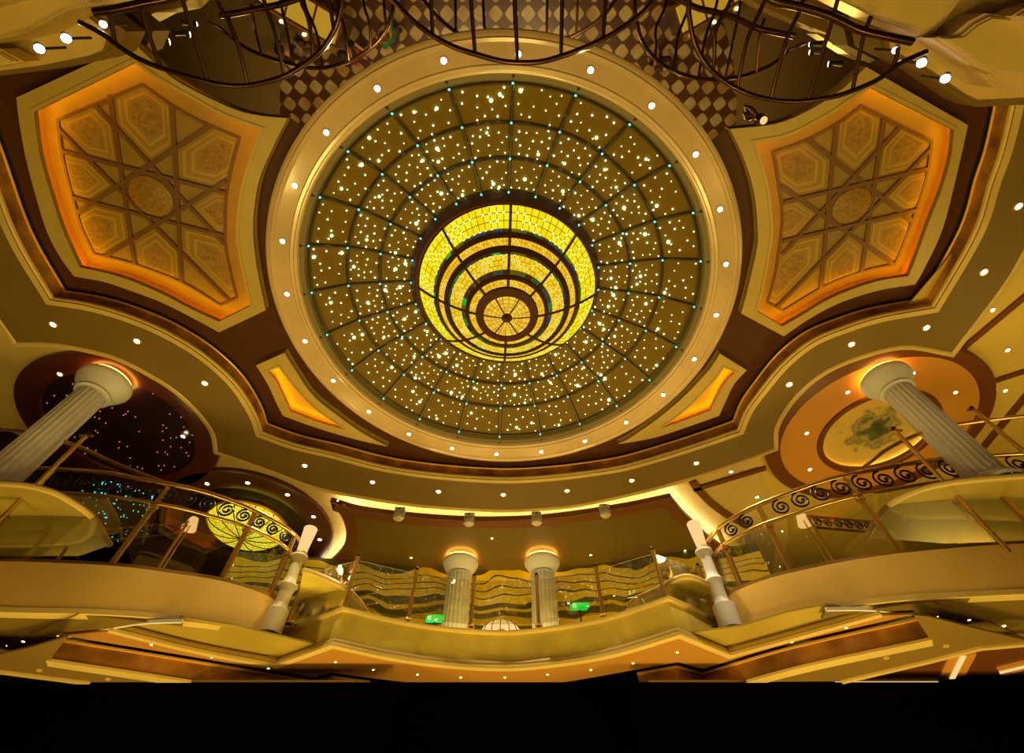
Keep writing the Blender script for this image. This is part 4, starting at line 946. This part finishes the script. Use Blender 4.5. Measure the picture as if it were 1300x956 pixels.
# ================================================================ BRONZE HOOPED RAILINGS NEAR THE MIRROR
HH = 4.92
def railset(lab, hoop, bars, top=None):
    t = thing('hooped_railing', lab, 'railing', 'bronze hooped railings under the mirror')
    hp = smooth(PP(hoop, HH), 4)
    tube('hoop', [(x, y, HH) for x, y in hp], .023, 'darkbronze', t, 10)
    for b in bars:
        q = smooth(PP(b, HH+.01), 4); tube('bar', [(x, y, HH+.01) for x, y in q], .018, 'darkbronze', t, 8)
    if top:
        q = smooth(PP(top, HH), 4); tube('top_rail', [(x, y, HH) for x, y in q], .035, 'darkbronze', t, 10)
railset('central bronze hooped railing arching over the top of the marble ring',
    [(440, -70), (470, -32), (499, 0), (521.5, 24), (549, 45), (577, 60), (604.6, 69), (632, 76.6), (655, 79.5), (686, 78.5), (714, 71), (736, 63), (760, 52.6), (787.7, 37), (817, 15), (835, -8), (870, -60)],
    [[(596, -70), (598, 0), (603, 67)], [(653, -70), (653.8, 0), (657, 78)], [(714.5, -70), (713.8, 0), (712, 71)], [(773, -70), (769, 0), (765.5, 49)], [(545, -70), (547.4, 0), (549, 43)]])
railset('left bronze hooped railing reaching from the cream cornice toward the marble ring',
    [(100.6, 27.7), (129, 42.5), (157, 63), (184.6, 78.5), (221.5, 92), (262.8, 103.4), (285, 108), (311, 109), (338.5, 104), (362.5, 96), (384.6, 83), (408.6, 63), (425, 37), (431.7, 15), (433.5, 0), (430, -60)],
    [[(138.5, 18.5), (143, 36), (146, 53.5)], [(176, -6), (186, 33), (204, 86)], [(222, -40), (232, 0), (248, 52), (264, 103)], [(262, -50), (275.7, 0), (292, 31), (303, 59), (314.5, 107)], [(325, -50), (334.8, 0), (347.7, 37), (355, 68), (360.6, 96)], [(374, -50), (382, 0), (390, 20), (395.7, 46), (397, 73)], [(412, -50), (418, 0), (424, 38)]],
    [(120, 15), (150, 11), (184.6, 3.7), (230, -6), (300, -30)])
railset('right bronze hooped railing reaching from the marble ring to the cream cornice',
    [(878, -60), (874, 0), (876, 28), (882.6, 56.5), (897.6, 83), (922, 105), (954, 120.5), (982, 127), (1010.6, 129), (1039, 126), (1067, 120.5), (1100, 108), (1116.5, 99.8), (1131.5, 88.5), (1144.7, 79), (1176.7, 65)],
    [[(940, -50), (927.8, 0), (909, 37.6), (907, 71.5), (905, 90)], [(988, -60), (971, 0), (948.5, 51), (936, 112)], [(1034, -50), (1017, 9.4), (997.4, 52.7), (978.6, 125)], [(1068, -20), (1056.7, 24.5), (1025.6, 127)], [(1106, 20), (1095, 51), (1082, 116)], [(1140, 60), (1138, 72), (1132, 88)]],
    [(940, -25), (982, 0), (1018, 9), (1056, 21), (1090, 37.6), (1125, 46), (1158, 52.7)])
t = thing('mirror_spotlight', 'small round lit spotlight on a bracket at the mirror edge above the right coffer', 'spotlight')
X, Y = P(970, 153, 5.72)
tube('bracket', [(X-.10, Y-.10, 5.96), (X-.10, Y-.10, 5.88), (X-.03, Y-.03, 5.83)], .022, 'darkbronze', t, 10)
lathe('housing', [(0, 5.86), (.05, 5.86), (.062, 5.83), (.06, 5.75), (.045, 5.72), (.045, 5.73), (0, 5.74)], (X, Y), 'darkbronze', t, 20)
lathe('lens', [(0, 5.722), (.03, 5.724), (.045, 5.732)], (X, Y), 'shade', t, 20)
# ================================================================ CREAM CORNICES AND SPOTLIGHTS IN THE TOP CORNERS
def cornice(lab, polys):
    t = thing('corner_cornice', lab, 'cornice', 'stepped corner cornices')
    for pl, h, th, m in polys:
        a_ = ccw(PP(pl, h)); slab('moulding', a_, h, h+th, m, t)
        slab('moulding', scale_poly(a_, .90), h-.03, h, m, t); slab('moulding', scale_poly(a_, .84), h-.045, h-.03, 'cream', t)
cornice('stepped cream cornice and pillar head filling the top left corner',
    [([(-90, 108), (0, 96), (60, 88), (128, 74), (150, 66), (160, 40), (60, -40), (-120, -40)], 5.60, .30, 'cream_dark'),
     ([(-100, 72), (0, 50), (36, 41), (88, 12), (128, 4), (150, -20), (80, -90), (-120, -60)], 5.15, .4, 'frame'),
     ([(-100, 26), (0, 2), (60, -16), (60, -80), (-100, -60)], 4.9, .25, 'frame'),
     ([(-100, 100), (0, 83), (31, 78), (0, 62), (-60, 60)], 5.30, .2, 'parapet')])
cornice('stepped cream cornice and pillar head filling the top right corner',
    [([(1108, 60), (1170, 92), (1222, 128), (1240, 136), (1320, 132), (1420, 20), (1240, -60), (1100, 20)], 5.60, .3, 'cream_dark'),
     ([(1156, 40), (1183, 48), (1220, 76), (1262, 112), (1400, 130), (1420, -40), (1200, -40)], 5.2, .35, 'marble'),
     ([(1020, -30), (1060, -2), (1110, 22), (1160, 42), (1175, 48), (1188, 40), (1225, -8), (1240, -60), (1050, -80)], 5.05, .3, 'marble'),
     ([(1183, 48), (1208, 45), (1228, 28), (1249, 17), (1300, 22), (1400, 30), (1420, 100), (1300, 98), (1262, 95), (1236, 84)], 4.9, .25, 'marble'),
     ([(1284, 20), (1300, 10), (1400, -20), (1400, 60), (1310, 40)], 4.8, .2, 'marble')])
for i, (x, y) in enumerate([(50, 62), (84, 49), (131, 31), (1137, 64), (1170, 80), (1200, 100)]):
    t = thing('spotlight', 'bright white spotlight on the corner cornice, %s' % ('leftmost in the picture', 'second from the left', 'third from the left beside the left railing end', 'nearest the right railing end', 'middle one of the right three', 'rightmost in the picture')[i], 'spotlight', 'cornice spotlights')
    h = 5.0 if i in (0, 1, 4, 5) else 5.2
    X, Y = P(x, y, h-.0); r = .036 if i in (0, 1, 4, 5) else .028
    dirv = Vector((-X, 1.0-Y*.3, -h)).normalized(); q = dirv.to_track_quat('-Z', 'Y').to_matrix().to_4x4(); T_ = Matrix.Translation((X, Y, h+CZ)) @ q
    bm = bmesh.new(); bmesh.ops.create_cone(bm, cap_ends=True, segments=24, radius1=r*1.25, radius2=r*.8, depth=.16, matrix=T_ @ Matrix.Translation((0, 0, .085))); link('housing', bm, 'black', t, None, True)
    bm = bmesh.new(); bmesh.ops.create_uvsphere(bm, u_segments=20, v_segments=10, radius=r, matrix=T_ @ Matrix.Diagonal((1, 1, .35, 1))); link('lens', bm, 'spot', t, None, True)
    tube('bracket', [(X, Y, h+.08), (X, Y, h+.30)], .012, 'black', t, 6)
# ================================================================ HANDRAILS AND STAIRS BEHIND THE BALCONIES
def stairrail(lab, pts, hs_, posts_):
    t = thing('stair_handrail', lab, 'handrail', 'inner stair handrails')
    q = smooth([(*P(x, y, h), h) for (x, y), h in zip(pts, hs_)], 5)
    tube('handrail', q, .025, 'brass', t, 8)
    for (x, y), h in posts_:
        X, Y = P(x, y, h); pl = tube('post', [(X, Y, HBS-.1), (X, Y, h)], .028, 'brass', t, 8)
        tube('crossbar', [(X-.09, Y, h-.01), (X+.09, Y, h-.01)], .02, 'brass', t, 6)
        b = bmesh.new(); ball_bm((X, Y, h+.03), .03, b, 2); link('finial', b, 'iron', t)
stairrail('brass stair handrail with tall posts behind the left balcony railing', [(-60, 536), (0, 545), (40, 549), (97, 566), (150, 590), (215, 615)], [4.75, 4.7, 4.66, 4.6, 4.5, 4.4], [((110, 553), 4.66)])
stairrail('brass stair handrail with tall posts behind the right balcony railing', [(1360, 520), (1300, 528), (1250, 534), (1185, 545), (1130, 568), (1093, 596)], [4.85, 4.8, 4.75, 4.65, 4.5, 4.4], [((1136, 546), 4.72), ((1236, 520), 4.82)])
def innerrail(lab, px, h, drop):  # solid scrollwork stands in for a reflection in the balcony glass
    t = thing('balustrade_reflection', lab, 'balustrade', 'scrollwork reflections in the balcony glass'); q = smooth(PP(px, h), 8)
    tube('top_rail', [(a[0], a[1], h) for a in q], .018, 'brass', t, 8); tube('lower_rail', [(a[0], a[1], h-drop) for a in q], .016, 'trimbrown', t, 8)
    cum = 0; nxt = .1; R0 = drop/2-.02
    for a, b in zip(q, q[1:]):
        l = math.dist(a, b); dx, dy = (b[0]-a[0])/l, (b[1]-a[1])/l
        while nxt < cum+l:
            c = (a[0]+dx*(nxt-cum), a[1]+dy*(nxt-cum)); pts = []
            for j in range(29):
                an = j/28*3.4*PI; r = R0*(1-.8*j/28); pts.append((c[0]+dx*r*math.cos(an), c[1]+dy*r*math.cos(an), h-drop/2+r*math.sin(an)))
            tube('scroll', pts, .010, 'iron', t, 5); nxt += 2*R0+.015
        cum += l
    for k in (0, len(q)//2, len(q)-1): tube('post', [(q[k][0], q[k][1], h), (q[k][0], q[k][1], HBS-.1)], .02, 'brass', t, 8)
innerrail('scrollwork balustrade built for the reflection in the left balcony glass', [(0, 692), (50, 683), (104, 674), (162, 669), (239, 662)], 3.9, .17)
innerrail('scrollwork balustrade built for the reflection in the right balcony glass', [(1025, 655), (1120, 664), (1200, 673), (1290, 690), (1360, 704)], 3.9, .17)
for x, y, sd in ((240, 656, 'left'), (1022, 650, 'right')):
    h = 3.95; X, Y = P(x, y, h); Y += .12; t = thing('shaded_lamp', 'small glowing shaded lamp behind the %s balcony glass' % sd, 'lamp', 'shaded lamps behind the balconies')
    lathe('lamp_shade', [(.05, h+.06), (.10, h-.10), (.095, h-.10), (.045, h+.06), (.05, h+.06)], (X, Y), 'shade', t, 24)
    lathe('stand', [(.0, h-.02), (.012, h-.02), (.012, HBS), (.09, HBS-.03), (.09, HBS-.05), (0, HBS-.05)], (X, Y), 'brass', t, 16)
# stair landings seen through the glass
def landing(lab, px, h, edge, m='parapet', th=.16):
    t = thing('stair_landing', lab, 'stair landing', 'curved stair landings')
    slab('landing_slab', ccw(PP(px, h)), h, h+.02, m, t)
    q = smooth(PP(edge, h), 6)
    tube('edge_moulding', [(a[0], a[1], h) for a in q], .035, 'cream', t, 8)
landing('olive curved stair landing seen through the left balcony glass', [(-150, 612), (0, 614), (58, 622), (95, 640), (120, 660), (140, 692), (100, 706), (-150, 704)], 3.62, [(-150, 612), (0, 614), (58, 622), (95, 640), (120, 660), (140, 692)], 'landing')
landing('olive curved stair landing seen through the right balcony glass', [(1450, 596), (1290, 605), (1200, 614), (1150, 629), (1118, 652), (1100, 682), (1200, 690), (1450, 682)], 3.62, [(1450, 596), (1290, 605), (1200, 614), (1150, 629), (1118, 652), (1100, 682)], 'landing')
landing('pale curved stair landing behind the gallery glass at left', [(385, 724), (408, 732), (438, 747), (456, 764), (471, 788), (430, 792), (372, 792)], 3.15, [(385, 724), (408, 732), (438, 747), (456, 764), (471, 788)])
landing('pale curved stair landing behind the gallery glass at right', [(796, 785), (803, 764), (835, 748), (870, 732), (905, 744), (905, 782)], 3.15, [(796, 785), (803, 764), (835, 748), (870, 732), (905, 744)])
# ================================================================ LIGHTS
def area_light(name, loc, size, power, col=(1, .72, .34), rot=(PI, 0, 0), sy=None, spread=PI):
    l = bpy.data.lights.new(name, 'AREA'); l.energy = power; l.color = col; l.size = size
    if sy: l.shape = 'RECTANGLE'; l.size_y = sy
    l.spread = spread
    o = bpy.data.objects.new(name, l); COL.objects.link(o); o.location = (loc[0], loc[1], loc[2]+CZ); o.rotation_euler = rot; return o
def point(name, loc, r, power, col=(1, .72, .34)):
    l = bpy.data.lights.new(name, 'POINT'); l.energy = power; l.color = col; l.shadow_soft_size = r
    o = bpy.data.objects.new(name, l); COL.objects.link(o); o.location = (loc[0], loc[1], loc[2]+CZ); return o
W = (1, .70, .15)
for x in (-3.2, 0, 3.2): area_light('lobby_fill', (x, 5.0, -1.0), 1.0, 110, W)  # unseen fill lights added to brighten the ceilings from below
for x in (-6.2, 6.2): area_light('lobby_fill', (x, 3.2, -1.0), 1.0, 80, W)
area_light('lobby_fill', (0, 2.3, -1.1), 1.0, 75, W)
area_light('gallery_fill', (0, 8.3, 2.8), 3.6, 105, W, sy=.5, rot=(PI-.6, 0, 0))  # added fill that brightens the striped back wall
for k in range(8):
    a = k*PI/4+.3; l = bpy.data.lights.new('ring_spot', 'SPOT'); l.energy = 320; l.color = (1, .78, .40); l.spot_size = 1.5; l.spot_blend = .6; l.shadow_soft_size = .04
    o = bpy.data.objects.new('ring_spot', l); COL.objects.link(o); x, y = pol(3.044, round(a/(PI/12))*PI/12); o.location = (x, y, 5.80+CZ)
for X_, Y_ in ((-2.80, 5.80), (2.50, 5.68)): point('newel_glow', (X_, Y_-.16, 3.8), .05, 2.2, (1, .7, .35))
area_light('gallery_fill', (-6.0, 6.4, 3.05), 1.0, 8, W); area_light('gallery_fill', (6.2, 6.2, 3.05), 1.0, 32, W)  # added fills for the upper side ceilings, not real lamps
area_light('gallery_fill', (8.2, 4.0, 3.05), 1.0, 28, W)
area_light('gallery_fill', (-4.2, 8.0, 2.9), 1.0, 8, W); area_light('gallery_fill', (4.4, 8.0, 2.9), 1.0, 24, W)
w = bpy.data.worlds.new('World'); S.world = w; w.use_nodes = True; w.node_tree.nodes['Background'].inputs[0].default_value = (0, 0, 0, 1)
# ================================================================ CAMERA
cd = bpy.data.cameras.new('Camera'); cam = bpy.data.objects.new('Camera', cd); COL.objects.link(cam); S.camera = cam
cam.location = (0, 0, CZ); cam.rotation_euler = (PI-TILT, 0, 0)
cd.sensor_fit = 'HORIZONTAL'; cd.sensor_width = 36; cd.lens = 36*F/1300; cd.shift_y = -45/1300; cd.clip_start = .05
vs = S.view_settings; vs.view_transform = 'Standard'; vs.look = 'None'; vs.gamma = 1; vs.use_curve_mapping = False; vs.exposure = 0
S.cycles.max_bounces = 6; S.cycles.diffuse_bounces = 3; S.cycles.glossy_bounces = 4; S.cycles.transparent_max_bounces = 12; S.cycles.sample_clamp_indirect = 4
S.cycles.use_denoising = True
